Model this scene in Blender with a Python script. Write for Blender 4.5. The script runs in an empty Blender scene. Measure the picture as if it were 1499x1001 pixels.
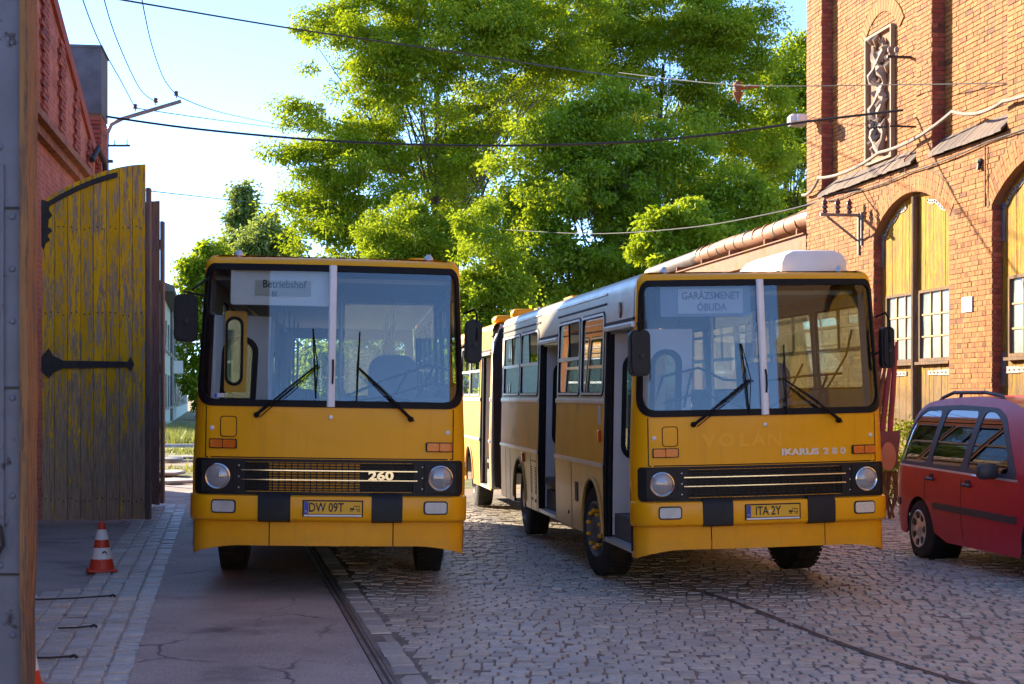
import bpy, math, random
import numpy as np
from mathutils import Vector, Matrix
from mathutils.geometry import delaunay_2d_cdt
random.seed(7); rng = np.random.default_rng(7)
SC = bpy.context.scene
COL = SC.collection
PI = math.pi
R = math.radians

# ------------------------------------------------------------------ camera, sky, sun, exposure
F = 2300.0; CAMZ = 1.87; HOR = 580.0
cam_data = bpy.data.cameras.new('camera')
cam_data.sensor_width = 36.0
cam_data.lens = F / 1499.0 * 36.0
cam_data.shift_y = (HOR - 500.5) / 1499.0
cam_data.clip_start = 0.1; cam_data.clip_end = 3000
cam = bpy.data.objects.new('camera', cam_data); COL.objects.link(cam)
cam.location = (0, 0, CAMZ); cam.rotation_euler = (R(90), 0, 0)
SC.camera = cam

SUN_AZ = 45.0      # degrees left of the view axis
SUN_EL = 20.0
world = bpy.data.worlds.new('World'); SC.world = world; world.use_nodes = True
wn = world.node_tree
sky = wn.nodes.new('ShaderNodeTexSky'); sky.sky_type = 'NISHITA'; sky.sun_disc = False
sky.sun_elevation = R(SUN_EL); sky.sun_rotation = R(-SUN_AZ)
sky.air_density = 0.45; sky.dust_density = 0.02; sky.ozone_density = 3.0; sky.altitude = 100
bg = wn.nodes.get('Background') or wn.nodes.new('ShaderNodeBackground')
wn.links.new(sky.outputs[0], bg.inputs['Color']); bg.inputs['Strength'].default_value = 0.132
sun_data = bpy.data.lights.new('sun', 'SUN'); sun_data.energy = 4.0; sun_data.angle = R(0.55)
sun_data.color = (1.0, 0.85, 0.62)
sun = bpy.data.objects.new('sun', sun_data); COL.objects.link(sun)
sdir = Vector((-math.sin(R(SUN_AZ)) * math.cos(R(SUN_EL)), math.cos(R(SUN_AZ)) * math.cos(R(SUN_EL)), math.sin(R(SUN_EL))))
sun.rotation_euler = sdir.to_track_quat('Z', 'Y').to_euler(); sun.location = sdir * 60
SC.view_settings.view_transform = 'Standard'; SC.view_settings.look = 'None'
SC.view_settings.exposure = 2.18; SC.view_settings.gamma = 1.0
SC.view_settings.use_curve_mapping = False
SC.render.engine = 'CYCLES'
SC.cycles.use_denoising = True
SC.cycles.max_bounces = 8; SC.cycles.transparent_max_bounces = 24
SC.cycles.diffuse_bounces = 4; SC.cycles.glossy_bounces = 3; SC.cycles.transmission_bounces = 4
SC.cycles.caustics_reflective = False; SC.cycles.caustics_refractive = False
SC.cycles.sample_clamp_indirect = 8

# ------------------------------------------------------------------ helpers
def at(px, py, Y):                      # photograph measurement -> world point at distance Y
    return Vector(((px - 749.5) / F * Y, Y, CAMZ - (py - HOR) / F * Y))

GK = [(-60, .2), (-12, .14), (-8, .12), (-5, .09), (-3, .055), (-1, .015), (.9, -.085), (3.1, -.045), (5, .05), (7, .08), (12, .1), (60, .15)]
def gz(x, y):                           # gentle cross fall of the yard: a shallow gutter between the buses
    u = x + .152 * (min(max(y, -20), 45) - 16.7)
    for (a, za), (b, zb) in zip(GK[:-1], GK[1:]):
        if u <= b:
            t = max(0, min(1, (u - a) / (b - a)))
            t = .5 * t + .5 * t * t * (3 - 2 * t)
            return za + (zb - za) * t
    return GK[-1][1]
def ground_px(px, py):                  # where the line of sight meets the ground
    Y = 15.0
    for _ in range(30):
        X = (px - 749.5) / F * Y
        Y = (CAMZ - gz(X, Y)) * F / (py - HOR)
    X = (px - 749.5) / F * Y
    return Vector((X, Y, gz(X, Y)))

def tag(o, label, cat, group=None, kind=None):
    if label: o['label'] = label
    if cat: o['category'] = cat
    if group: o['group'] = group
    if kind: o['kind'] = kind
    return o
def empty(name, loc=(0, 0, 0), rot=(0, 0, 0)):
    o = bpy.data.objects.new(name, None); COL.objects.link(o)
    o.location = loc; o.rotation_euler = rot; o.empty_display_size = .2
    return o
def link(name, me, parent=None, loc=None, rot=None, scale=None):
    o = bpy.data.objects.new(name, me); COL.objects.link(o)
    if parent is not None: o.parent = parent
    if loc is not None: o.location = loc
    if rot is not None: o.rotation_euler = rot
    if scale is not None: o.scale = scale
    return o
def copy_tree(o, parent=None):
    c = o.copy(); COL.objects.link(c); c.parent = parent
    for ch in list(o.children): copy_tree(ch, c)
    return c

class MB:
    def __init__(s): s.v = []; s.f = []
    def add(s, vs, fs):
        n = len(s.v); s.v += [tuple(p) for p in vs]; s.f += [tuple(i + n for i in f) for f in fs]; return s
    def box(s, c, d, rz=0, bev=0, m=None):
        hx, hy, hz = d[0] / 2, d[1] / 2, d[2] / 2
        if bev <= 0:
            vs = [(x, y, z) for x in (-hx, hx) for y in (-hy, hy) for z in (-hz, hz)]
            fs = [(0, 1, 3, 2), (4, 6, 7, 5), (0, 4, 5, 1), (2, 3, 7, 6), (0, 2, 6, 4), (1, 5, 7, 3)]
        else:
            b = min(bev, hx * .98, hy * .98, hz * .98); vs = []; idx = {}
            for sx in (-1, 1):
                for sy in (-1, 1):
                    for sz in (-1, 1):
                        for a in range(3):
                            p = [sx * (hx - b), sy * (hy - b), sz * (hz - b)]
                            p[a] += (sx, sy, sz)[a] * b
                            idx[(sx, sy, sz, a)] = len(vs); vs.append(tuple(p))
            fs = []
            S = (-1, 1)
            for a in range(3):
                o1, o2 = (a + 1) % 3, (a + 2) % 3
                for sg in S:
                    q = []
                    for (u, w) in ((-1, -1), (1, -1), (1, 1), (-1, 1)):
                        k = [0, 0, 0]; k[a] = sg; k[o1] = u; k[o2] = w
                        q.append(idx[(k[0], k[1], k[2], a)])
                    fs.append(tuple(q if sg > 0 else q[::-1]))
                for u in S:
                    for w in S:
                        k1 = [0, 0, 0]; k1[a] = -1; k1[o1] = u; k1[o2] = w
                        k2 = list(k1); k2[a] = 1
                        q = [idx[(*k1, o1)], idx[(*k2, o1)], idx[(*k2, o2)], idx[(*k1, o2)]]
                        fs.append(tuple(q if u * w < 0 else q[::-1]))
            for sx in S:
                for sy in S:
                    for sz in S:
                        q = [idx[(sx, sy, sz, a)] for a in range(3)]
                        fs.append(tuple(q if sx * sy * sz > 0 else q[::-1]))
        M = Matrix.Translation(c) @ Matrix.Rotation(rz, 4, 'Z') if m is None else m
        return s.add([M @ Vector(p) for p in vs], fs)
    def tube(s, pts, r, n=8, cap=True):
        pts = [Vector(p) for p in pts]; k = len(pts)
        rs = list(r) if isinstance(r, (list, tuple)) else [r] * k
        T = [(pts[min(i + 1, k - 1)] - pts[max(i - 1, 0)]).normalized() for i in range(k)]
        u = T[0].orthogonal().normalized(); vs = []; fs = []
        for i in range(k):
            u = (u - T[i] * u.dot(T[i])); u = u.normalized() if u.length > 1e-6 else T[i].orthogonal().normalized()
            w = T[i].cross(u)
            for j in range(n):
                a = 2 * PI * j / n
                vs.append(pts[i] + (u * math.cos(a) + w * math.sin(a)) * rs[i])
        for i in range(k - 1):
            for j in range(n):
                fs.append((i * n + j, i * n + (j + 1) % n, (i + 1) * n + (j + 1) % n, (i + 1) * n + j))
        if cap:
            fs.append(tuple(range(n))[::-1]); fs.append(tuple((k - 1) * n + j for j in range(n)))
        return s.add(vs, fs)
    def lathe(s, prof, n=24, m=None, cap=True):       # profile (r, h) round local z
        m = m or Matrix.Identity(4); vs = []; fs = []; k = len(prof)
        for (r, h) in prof:
            for j in range(n):
                a = 2 * PI * j / n; vs.append(m @ Vector((r * math.cos(a), r * math.sin(a), h)))
        for i in range(k - 1):
            for j in range(n):
                fs.append((i * n + j, i * n + (j + 1) % n, (i + 1) * n + (j + 1) % n, (i + 1) * n + j))
        if cap:
            fs.append(tuple(range(n))[::-1]); fs.append(tuple((k - 1) * n + j for j in range(n)))
        return s.add(vs, fs)
    def prism(s, poly, fn, d0, d1):                   # 2D polygon extruded: fn(a, b, d) -> point
        n = len(poly)
        vs = [fn(a, b, d0) for a, b in poly] + [fn(a, b, d1) for a, b in poly]
        fs = [tuple(range(n))[::-1], tuple(range(n, 2 * n))]
        fs += [(i, (i + 1) % n, n + (i + 1) % n, n + i) for i in range(n)]
        return s.add(vs, fs)
    def mesh(s, name, mat, ang=35):
        me = bpy.data.meshes.new(name); me.from_pydata(s.v, [], s.f)
        for m in (mat if isinstance(mat, (list, tuple)) else [mat]): me.materials.append(m)
        if ang:
            me.shade_smooth(); me.set_sharp_from_angle(angle=R(ang))
        me.update(); return me
    def build(s, name, mat, parent=None, ang=35, fix=True, **kw):
        me = s.mesh(name, mat, 0)
        if fix:
            import bmesh
            bm = bmesh.new(); bm.from_mesh(me); bmesh.ops.recalc_face_normals(bm, faces=bm.faces); bm.to_mesh(me); bm.free()
        if ang:
            me.shade_smooth(); me.set_sharp_from_angle(angle=R(ang))
        return link(name, me, parent, **kw)

def np_mesh(name, V, Fq, mat, smooth=False):          # fast mesh from arrays, all faces with the same corner count
    V = np.asarray(V, np.float32); Fq = np.asarray(Fq, np.int32); k = Fq.shape[1]
    me = bpy.data.meshes.new(name)
    me.vertices.add(len(V)); me.vertices.foreach_set('co', V.ravel())
    me.loops.add(Fq.size); me.loops.foreach_set('vertex_index', Fq.ravel())
    me.polygons.add(len(Fq)); me.polygons.foreach_set('loop_start', np.arange(len(Fq), dtype=np.int32) * k)
    me.polygons.foreach_set('use_smooth', np.full(len(Fq), smooth))
    me.materials.append(mat); me.update(calc_edges=True); me.validate(); return me

def rrect(a0, b0, a1, b1, r, n=7):                    # rounded rectangle, r = one or four radii (bl, br, tr, tl)
    rr = [r] * 4 if not isinstance(r, (list, tuple)) else r; P = []
    for (cx, cy, q, k) in ((a0, b0, 2, 0), (a1, b0, 3, 1), (a1, b1, 0, 2), (a0, b1, 1, 3)):
        rad = rr[k]
        if rad <= 0: P.append((cx, cy)); continue
        ox = cx + (rad if k in (0, 3) else -rad); oy = cy + (rad if k in (0, 1) else -rad)
        for i in range(n):
            t = (q + i / (n - 1)) * PI / 2; P.append((ox + rad * math.cos(t), oy + rad * math.sin(t)))
    return P
def inside(p, poly):
    c = False; x, y = p; n = len(poly)
    for i in range(n):
        x1, y1 = poly[i]; x2, y2 = poly[i - 1]
        if (y1 > y) != (y2 > y) and x < (x2 - x1) * (y - y1) / (y2 - y1) + x1: c = not c
    return c
def resample(poly, d):
    out = []
    for i in range(len(poly)):
        a = poly[i]; b = poly[(i + 1) % len(poly)]; L = math.hypot(b[0] - a[0], b[1] - a[1])
        k = max(1, int(math.ceil(L / d)))
        for j in range(k): out.append((a[0] + (b[0] - a[0]) * j / k, a[1] + (b[1] - a[1]) * j / k))
    return out
def panel(name, fn, outline, holes=(), mat=None, parent=None, t=.03, inner=None, d=.09, off=0, sa=(), sb=(), rim=None):
    """sheet with thickness over a curved surface fn(a, b, off); holes cut through; smooth analytic normals"""
    loops = [resample(outline, d)] + [resample(h, d) for h in holes]
    pts = []; edges = []
    for lp in loops:
        n0 = len(pts); pts += lp; edges += [(n0 + i, n0 + (i + 1) % len(lp)) for i in range(len(lp))]
    for a in sa:
        for b in sb:
            if inside((a, b), outline) and not any(inside((a, b), h) for h in holes): pts.append((a, b))
    vo, eo, fo, *_ = delaunay_2d_cdt([Vector(p) for p in pts], edges, [], 0, 1e-5)
    P2 = [(p[0], p[1]) for p in vo]
    tris = []
    for f in fo:
        c = (sum(P2[i][0] for i in f) / len(f), sum(P2[i][1] for i in f) / len(f))
        if inside(c, outline) and not any(inside(c, h) for h in holes):
            tris.append(tuple(f))
    e = 1e-3
    def nrm(a, b):
        A = Vector(fn(a + e, b, off)) - Vector(fn(a - e, b, off)); B = Vector(fn(a, b + e, off)) - Vector(fn(a, b - e, off))
        N = A.cross(B).normalized()
        return N if N.dot(Vector(fn(a, b, off + .01)) - Vector(fn(a, b, off))) > 0 else -N
    N = [nrm(*p) for p in P2]
    V = [Vector(fn(p[0], p[1], off)) for p in P2]; n = len(V)
    V += [Vector(fn(p[0], p[1], off - t)) for p in P2]
    NN = N + [-x for x in N]
    Fs = []; mi = []
    for tr in tris:
        g = (V[tr[1]] - V[tr[0]]).cross(V[tr[2]] - V[tr[0]])
        tr = tr if g.dot(N[tr[0]]) > 0 else tr[::-1]
        Fs.append(tr); mi.append(0); Fs.append(tuple(i + n for i in tr[::-1])); mi.append(1)
    for lp in loops:                                   # rims
        k = len(lp); b = len(V)
        for p in lp: V.append(Vector(fn(p[0], p[1], off))); NN.append(None)
        for p in lp: V.append(Vector(fn(p[0], p[1], off - t))); NN.append(None)
        for i in range(k):
            j = (i + 1) % k; Fs.append((b + i, b + j, b + k + j, b + k + i)); mi.append(2)
    me = bpy.data.meshes.new(name); me.from_pydata(V, [], Fs)
    for m in (mat, inner or mat, rim or inner or mat): me.materials.append(m)
    me.polygons.foreach_set('material_index', mi); me.shade_smooth()
    me.update()
    vn = [NN[i] if NN[i] is not None else Vector(me.vertices[i].normal) for i in range(len(V))]
    me.normals_split_custom_set_from_vertices([tuple(x) for x in vn])
    return link(name, me, parent)

_tc = {}
def text_obj(txt, size, mat, name, parent, loc, rot=(R(90), 0, 0), sx=1.0, ext=.002, align='CENTER', bold=0.0, shear=0):
    cu = bpy.data.curves.new('lettering', 'FONT'); cu.body = txt; cu.size = size; cu.extrude = ext; cu.align_x = align; cu.align_y = 'CENTER'
    cu.offset = bold; cu.resolution_u = 3; cu.shear = shear
    o = bpy.data.objects.new('lettering', cu); COL.objects.link(o)
    dg = bpy.context.evaluated_depsgraph_get()
    me = bpy.data.meshes.new_from_object(o.evaluated_get(dg)); me.materials.clear(); me.materials.append(mat)
    bpy.data.objects.remove(o); bpy.data.curves.remove(cu)
    return link(name, me, parent, loc, rot, (sx, 1, 1))

# ------------------------------------------------------------------ materials
def nd(nt, typ, **kw):
    n = nt.nodes.new(typ)
    for k, v in kw.items():
        if k.startswith('p_'): setattr(n, k[2:], v); continue
        key = int(k[1:]) if k[0] == 'i' and k[1:].isdigit() else k.replace('_', ' ')
        s = n.inputs[key]
        if isinstance(v, bpy.types.NodeSocket): nt.links.new(v, s)
        else: s.default_value = v if not (isinstance(v, tuple) and len(v) == 3 and s.type == 'RGBA') else (*v, 1)
    return n
def newmat(name):
    m = bpy.data.materials.new(name); m.use_nodes = True; nt = m.node_tree; nt.nodes.clear()
    out = nt.nodes.new('ShaderNodeOutputMaterial'); return m, nt, out
def obc(nt, sc=(1, 1, 1)):
    tc = nd(nt, 'ShaderNodeTexCoord'); mp = nd(nt, 'ShaderNodeMapping', Vector=tc.outputs['Object'], Scale=sc); return mp.outputs[0]
def noise(nt, vec, scale, detail=4, rough=.55):
    return nd(nt, 'ShaderNodeTexNoise', Vector=vec, Scale=scale, Detail=detail, Roughness=rough).outputs['Fac']
def ramp(nt, fac, stops):
    r = nd(nt, 'ShaderNodeValToRGB', Fac=fac); cr = r.color_ramp
    while len(cr.elements) < len(stops): cr.elements.new(.5)
    for e, (p, c) in zip(cr.elements, stops): e.position = p; e.color = (*c, 1) if len(c) == 3 else c
    return r.outputs[0]
def mixc(nt, f, a, b, mode='MIX'):
    n = nt.nodes.new('ShaderNodeMix'); n.data_type = 'RGBA'; n.blend_type = mode
    for i, v in ((0, f), (6, a), (7, b)):
        if isinstance(v, bpy.types.NodeSocket): nt.links.new(v, n.inputs[i])
        else: n.inputs[i].default_value = (*v, 1) if isinstance(v, tuple) and len(v) == 3 else v
    return n.outputs[2]
def mth(nt, op, a, b=0.5, clamp=False):
    n = nt.nodes.new('ShaderNodeMath'); n.operation = op; n.use_clamp = clamp
    for i, v in ((0, a), (1, b)):
        if isinstance(v, bpy.types.NodeSocket): nt.links.new(v, n.inputs[i])
        else: n.inputs[i].default_value = v
    return n.outputs[0]
def mul(c, k): return tuple(min(1, x * k) for x in c)
def finish(nt, out, col, rough, metal=0, coat=0, bump=None, bstr=.3, bdist=.01, spec=.5, **kw):
    p = nd(nt, 'ShaderNodeBsdfPrincipled', Base_Color=col, Roughness=rough, Metallic=metal, Coat_Weight=coat, Specular_IOR_Level=spec, **kw)
    if coat: p.inputs['Coat Roughness'].default_value = .12
    if bump is not None:
        b = nd(nt, 'ShaderNodeBump', Strength=bstr, Distance=bdist, Height=bump); nt.links.new(b.outputs[0], p.inputs['Normal'])
    nt.links.new(p.outputs[0], out.inputs[0]); return p
def pm(name, col, rough=.5, metal=0, coat=0, var=.12, vs=3.0, dirt=None, dlo=.55, dhi=.75, ds=2.0, bump=0, bs=40, spec=.5, stretch=(1, 1, 1), bd=.01):
    m, nt, out = newmat(name); v = obc(nt, stretch)
    c = ramp(nt, noise(nt, v, vs), [(.3, mul(col, 1 - var)), (.7, mul(col, 1 + var))])
    rg = nd(nt, 'ShaderNodeMapRange', Value=noise(nt, v, vs * 3.1), i3=max(.02, rough - .08), i4=min(1, rough + .1)).outputs[0]
    if dirt:
        f = nd(nt, 'ShaderNodeMapRange', Value=noise(nt, v, ds, 6, .65), i1=dlo, i2=dhi).outputs[0]
        c = mixc(nt, f, c, dirt); rg = mth(nt, 'ADD', rg, mth(nt, 'MULTIPLY', f, .25), True)
    finish(nt, out, c, rg, metal, coat, noise(nt, v, bs, 5) if bump else None, bump, bd, spec)
    return m
def glass(name, tint=(.9, .95, .95), base=.07, rough=.0, haze=0.0, hazec=(.6, .62, .6)):
    m, nt, out = newmat(name)
    lw = nd(nt, 'ShaderNodeLayerWeight', Blend=.5)
    f = mth(nt, 'POWER', lw.outputs['Facing'], 4.0); f = mth(nt, 'ADD', mth(nt, 'MULTIPLY', f, 1 - base), base, True)
    tr = nd(nt, 'ShaderNodeBsdfTransparent', Color=tint); gl = nd(nt, 'ShaderNodeBsdfGlossy', Color=(1, 1, 1), Roughness=rough)
    a = tr.outputs[0]
    if haze:
        df = nd(nt, 'ShaderNodeBsdfDiffuse', Color=hazec)
        h = mth(nt, 'MULTIPLY', noise(nt, obc(nt), 3.0, 5), haze * 2)
        mx0 = nd(nt, 'ShaderNodeMixShader', Fac=h); nt.links.new(a, mx0.inputs[1]); nt.links.new(df.outputs[0], mx0.inputs[2]); a = mx0.outputs[0]
    mx = nd(nt, 'ShaderNodeMixShader', Fac=f); nt.links.new(a, mx.inputs[1]); nt.links.new(gl.outputs[0], mx.inputs[2])
    nt.links.new(mx.outputs[0], out.inputs[0]); return m
def rnd(nt):
    g = nd(nt, 'ShaderNodeNewGeometry'); o = nd(nt, 'ShaderNodeObjectInfo')
    return mth(nt, 'FRACT', mth(nt, 'ADD', g.outputs['Random Per Island'], mth(nt, 'MULTIPLY', o.outputs['Random'], 7.31)))
def wpos(nt, sc=(1, 1, 1)):
    g = nd(nt, 'ShaderNodeNewGeometry'); return nd(nt, 'ShaderNodeMapping', Vector=g.outputs['Position'], Scale=sc).outputs[0]
def piece_mat(name, stops, rough=.8, nvar=.25, ns=9.0, bump=.4, bs=60, stain=None, ss=.6, slo=.5, shi=.75, spec=.4, bd=.006, streak=0):
    m, nt, out = newmat(name); v = wpos(nt)
    c = ramp(nt, rnd(nt), stops)
    c = mixc(nt, nvar, c, ramp(nt, noise(nt, v, ns, 5), [(.3, (.25, .25, .25)), (.7, (.85, .85, .85))]), 'OVERLAY')
    if stain:
        f = nd(nt, 'ShaderNodeMapRange', Value=noise(nt, v, ss, 6, .6), i1=slo, i2=shi, i4=.8).outputs[0]
        c = mixc(nt, f, c, stain)
    if streak:
        f = nd(nt, 'ShaderNodeMapRange', Value=noise(nt, wpos(nt, (2.2, 2.2, .22)), 1.0, 6, .62), i1=.5, i2=.72, i4=streak).outputs[0]
        c = mixc(nt, f, c, (.13, .06, .04))
    finish(nt, out, c, rough, 0, 0, noise(nt, v, bs, 5), bump, bd, spec); return m

def peel_mat(name, paint, wood, lo=.45, hi=.52, low_wear=0.0, zmid=1.5, sx=9.0, dark=(.03, .025, .025), stain=.0):
    m, nt, out = newmat(name); v = obc(nt); g = wpos(nt)
    vs = nd(nt, 'ShaderNodeMapping', Vector=g, Scale=(sx * 2.2, sx * 2.2, 1.3)).outputs[0]
    n1 = mth(nt, 'ADD', mth(nt, 'MULTIPLY', noise(nt, vs, 1.5, 9, .74), .78), mth(nt, 'MULTIPLY', noise(nt, nd(nt, 'ShaderNodeMapping', Vector=g, Scale=(22, 22, 9)).outputs[0], 1.3, 6, .7), .22)); n2 = noise(nt, nd(nt, 'ShaderNodeMapping', Vector=g, Scale=(60, 60, 2.5)).outputs[0], 1.5, 5, .6)
    z = nd(nt, 'ShaderNodeSeparateXYZ', Vector=g).outputs[2]
    wear = nd(nt, 'ShaderNodeMapRange', Value=z, i1=zmid + .9, i2=zmid - .9, i4=low_wear).outputs[0]
    f = nd(nt, 'ShaderNodeMapRange', Value=mth(nt, 'ADD', n1, wear), i1=lo, i2=hi).outputs[0]
    pc = mixc(nt, .5, ramp(nt, noise(nt, g, 2.2, 4), [(.3, mul(paint, .75)), (.7, mul(paint, 1.15))]), ramp(nt, rnd(nt), [(0, mul(paint, .75)), (1, mul(paint, 1.15))]))
    wc = ramp(nt, n2, [(.25, mul(wood, .35)), (.5, wood), (.8, mul(wood, 1.5))])
    c = mixc(nt, f, pc, wc)
    if stain:
        sf = nd(nt, 'ShaderNodeMapRange', Value=mth(nt, 'ADD', noise(nt, g, 1.1, 5, .6), wear), i1=.95, i2=1.25, i4=stain).outputs[0]
        c = mixc(nt, sf, c, dark)
    h = mth(nt, 'SUBTRACT', mth(nt, 'MULTIPLY', n2, .5), mth(nt, 'MULTIPLY', f, .35))
    finish(nt, out, c, .72, 0, 0, h, .6, .01, .15); return m

M = {}
YEL = (.93, .42, .004)
def bus_paint(name, col):
    m, nt, out = newmat(name); v = obc(nt)
    c = ramp(nt, noise(nt, v, .9, 5), [(.3, mul(col, .92)), (.7, mul(col, 1.05))])
    st = nd(nt, 'ShaderNodeMapRange', Value=noise(nt, obc(nt, (9, 9, .6)), 1.4, 6, .65), i1=.54, i2=.78, i4=.18).outputs[0]
    c = mixc(nt, st, c, (.3, .17, .04))
    sp = nd(nt, 'ShaderNodeMapRange', Value=noise(nt, v, 38, 3, .6), i1=.7, i2=.76, i4=.55).outputs[0]
    c = mixc(nt, sp, c, (.2, .1, .03))
    z = nd(nt, 'ShaderNodeSeparateXYZ', Vector=v).outputs[2]
    lo = nd(nt, 'ShaderNodeMapRange', Value=mth(nt, 'ADD', z, mth(nt, 'MULTIPLY', noise(nt, v, 5, 5, .7), .5)), i1=.9, i2=.55, i4=.35).outputs[0]
    c = mixc(nt, lo, c, (.26, .17, .08))
    rg = nd(nt, 'ShaderNodeMapRange', Value=noise(nt, v, 6, 4), i1=.3, i2=.7, i3=.27, i4=.42).outputs[0]
    h = mth(nt, 'ADD', mth(nt, 'MULTIPLY', noise(nt, v, 2.4, 2), 1.0), mth(nt, 'MULTIPLY', noise(nt, v, 60, 3), .012))
    finish(nt, out, c, rg, 0, .06, h, .3, .035, .3); return m
M['yellow'] = bus_paint('bus_yellow_paint', YEL)
M['yellow_side'] = pm('bus_side_yellow', (.88, .4, .006), .42, coat=0, spec=.3, var=.07, vs=1.5, dirt=(.4, .24, .06), dlo=.58, dhi=.9, bump=.12, bs=3)
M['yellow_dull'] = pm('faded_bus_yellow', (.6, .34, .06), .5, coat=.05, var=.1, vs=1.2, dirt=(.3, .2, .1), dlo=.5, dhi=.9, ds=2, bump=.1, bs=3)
M['cream'] = pm('tan_skirt_panel', (.76, .44, .09), .36, coat=.12, var=.08, vs=2, dirt=(.3, .2, .1), dlo=.55, dhi=.9, bump=.12, bs=3.5)  # lower flank panels, a paler tan than the yellow above
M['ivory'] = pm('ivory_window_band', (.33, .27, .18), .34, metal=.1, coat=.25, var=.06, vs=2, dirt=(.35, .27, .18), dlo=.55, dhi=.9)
M['silver'] = pm('dull_aluminium', (.62, .62, .6), .38, metal=.6, var=.12, vs=8, dirt=(.25, .22, .18), dlo=.6, dhi=.9)
M['white'] = pm('white_enamel', (.78, .77, .75), .35, coat=.2, var=.05, dirt=(.4, .36, .3), dlo=.62, dhi=.9)
M['leafgrey'] = pm('pale_grey_door_enamel', (.52, .52, .54), .4, var=.05, dirt=(.3, .27, .22), dlo=.6, dhi=.9)
M['inwhite'] = pm('interior_lining', (.36, .37, .37), .5, var=.06)
M['black'] = pm('black_rubber', (.009, .009, .01), .6, var=.2, vs=6, spec=.2)
M['trimblack'] = pm('black_plastic', (.014, .014, .015), .5, var=.2, vs=6, spec=.3, dirt=(.07, .06, .05), dlo=.6, dhi=.9)
M['tyre'] = pm('tyre_rubber', (.022, .021, .021), .8, var=.25, vs=9, dirt=(.09, .075, .06), dlo=.5, dhi=.8, bump=.3)
M['chrome'] = pm('chrome_trim', (.8, .8, .8), .15, metal=1, var=.03)
M['reflector'] = pm('lamp_reflector', (.9, .92, .93), .38, metal=1, var=.02)
M['steel'] = pm('wheel_steel', (.16, .16, .17), .5, metal=.4, var=.2, dirt=(.12, .09, .06))
M['seat'] = pm('blue_seat_shell', (.07, .11, .2), .5, var=.1)
M['greyseat'] = pm('grey_seat_shell', (.2, .23, .28), .5, var=.1)
M['darkgrey'] = pm('dark_grey_plastic', (.05, .05, .055), .5, var=.15)
M['floor'] = pm('bus_floor_rubber', (.1, .1, .1), .7, var=.15)
M['amber'] = pm('amber_lens', (.75, .16, .01), .2, coat=.5, var=.1, vs=20)
M['redlens'] = pm('red_lens', (.6, .04, .01), .25, coat=.5)
M['bellows'] = pm('bellows_rubber', (.025, .025, .026), .7, var=.3, vs=5)
M['glass'] = glass('windscreen_glass', (.84, .88, .89), .042)
M['sideglass'] = glass('side_window_glass', (.6, .74, .73), .07, .0, .07, (.5, .6, .58))
M['lens'] = glass('lamp_glass', (.97, .98, .97), .12, .02, .34, (.95, .96, .95))
M['carglass'] = glass('tinted_car_glass', (.25, .27, .27), .1)
M['plate'] = pm('yellow_plate', (.8, .45, .02), .35, var=.03)
M['plateblue'] = pm('blue_plate_band', (.02, .06, .4), .35)
M['ink'] = pm('black_print', (.01, .01, .01), .5)
M['red'] = pm('car_red_paint', (.5, .008, .04), .38, coat=.1, var=.06)
M['carplastic'] = pm('grey_car_plastic', (.045, .05, .06), .5)
M['coneorange'] = pm('cone_orange', (.62, .05, .015), .45, var=.12, dirt=(.15, .05, .04), dlo=.6, dhi=.9)
M['conewhite'] = pm('cone_white', (.75, .73, .7), .45, var=.06, dirt=(.3, .25, .2), dlo=.6, dhi=.85)
M['rust'] = pm('rusty_steel', (.24, .09, .04), .75, metal=.2, var=.4, vs=5, bump=.3, dirt=(.09, .04, .025), ds=4)
M['rustpipe'] = pm('rusty_lagging', (.3, .13, .06), .6, metal=.15, var=.2, vs=3, dirt=(.2, .08, .04), ds=3, bump=.2, bs=8)
M['darkpipe'] = pm('dark_lagging', (.09, .06, .055), .6, var=.3, vs=4)
M['orangebeam'] = pm('orange_oxide_beam', (.22, .075, .02), .75, var=.2, vs=4, dirt=(.3, .15, .06), dlo=.58, dhi=.64, ds=3)
M['iron'] = pm('dark_wrought_iron', (.03, .027, .027), .6, var=.3, vs=9, bump=.2)
M['galv'] = pm('weathered_grey_iron', (.22, .2, .19), .6, metal=.3, var=.25, vs=8, dirt=(.2, .1, .05), ds=6)
M['paintgrey'] = pm('chipped_blue_grey_paint', (.17, .175, .21), .55, var=.12, vs=4, dirt=(.07, .05, .05), dlo=.6, dhi=.66, ds=6, bump=.4, bs=18)
M['woodedge'] = peel_mat('worn_orange_timber', (.34, .17, .07), (.16, .11, .09), .5, .6, .1, 1.0, 14)
M['gate'] = peel_mat('peeling_yellow_boards', (.88, .48, .012), (.44, .31, .2), .49, .535, .1, 1.4, 6, (.08, .06, .045), .4)
M['gatedark'] = peel_mat('bare_grey_boards', (.34, .19, .04), (.2, .14, .12), .36, .5, .2, 2.0, 7, (.03, .02, .02), .5)
M['door'] = peel_mat('flaking_yellow_door', (.46, .23, .006), (.18, .11, .05), .5, .555, .14, 1.9, 9, (.06, .04, .02), .5)
M['doorpost'] = peel_mat('bare_dark_timber', (.3, .16, .05), (.12, .08, .06), .4, .55, .1, 1.6, 9)
M['frosted'] = pm('milky_wired_glass', (.26, .28, .23), .22, var=.2, vs=2.5, dirt=(.2, .2, .16), dlo=.5, dhi=.8, ds=4)
M['wframe'] = pm('ochre_window_bars', (.5, .25, .06), .6, var=.2, vs=8)
BR = [(0, (0.297, 0.088, 0.012)), (.18, (0.366, 0.139, 0.022)), (.36, (0.332, 0.108, 0.016)), (.55, (0.376, 0.149, 0.026)), (.7, (0.314, 0.096, 0.014)), (.82, (0.382, 0.169, 0.034)), (.93, (0.273, 0.076, 0.012)), (.965, (0.137, 0.046, 0.011)), (1, (0.205, 0.060, 0.012))]
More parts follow.
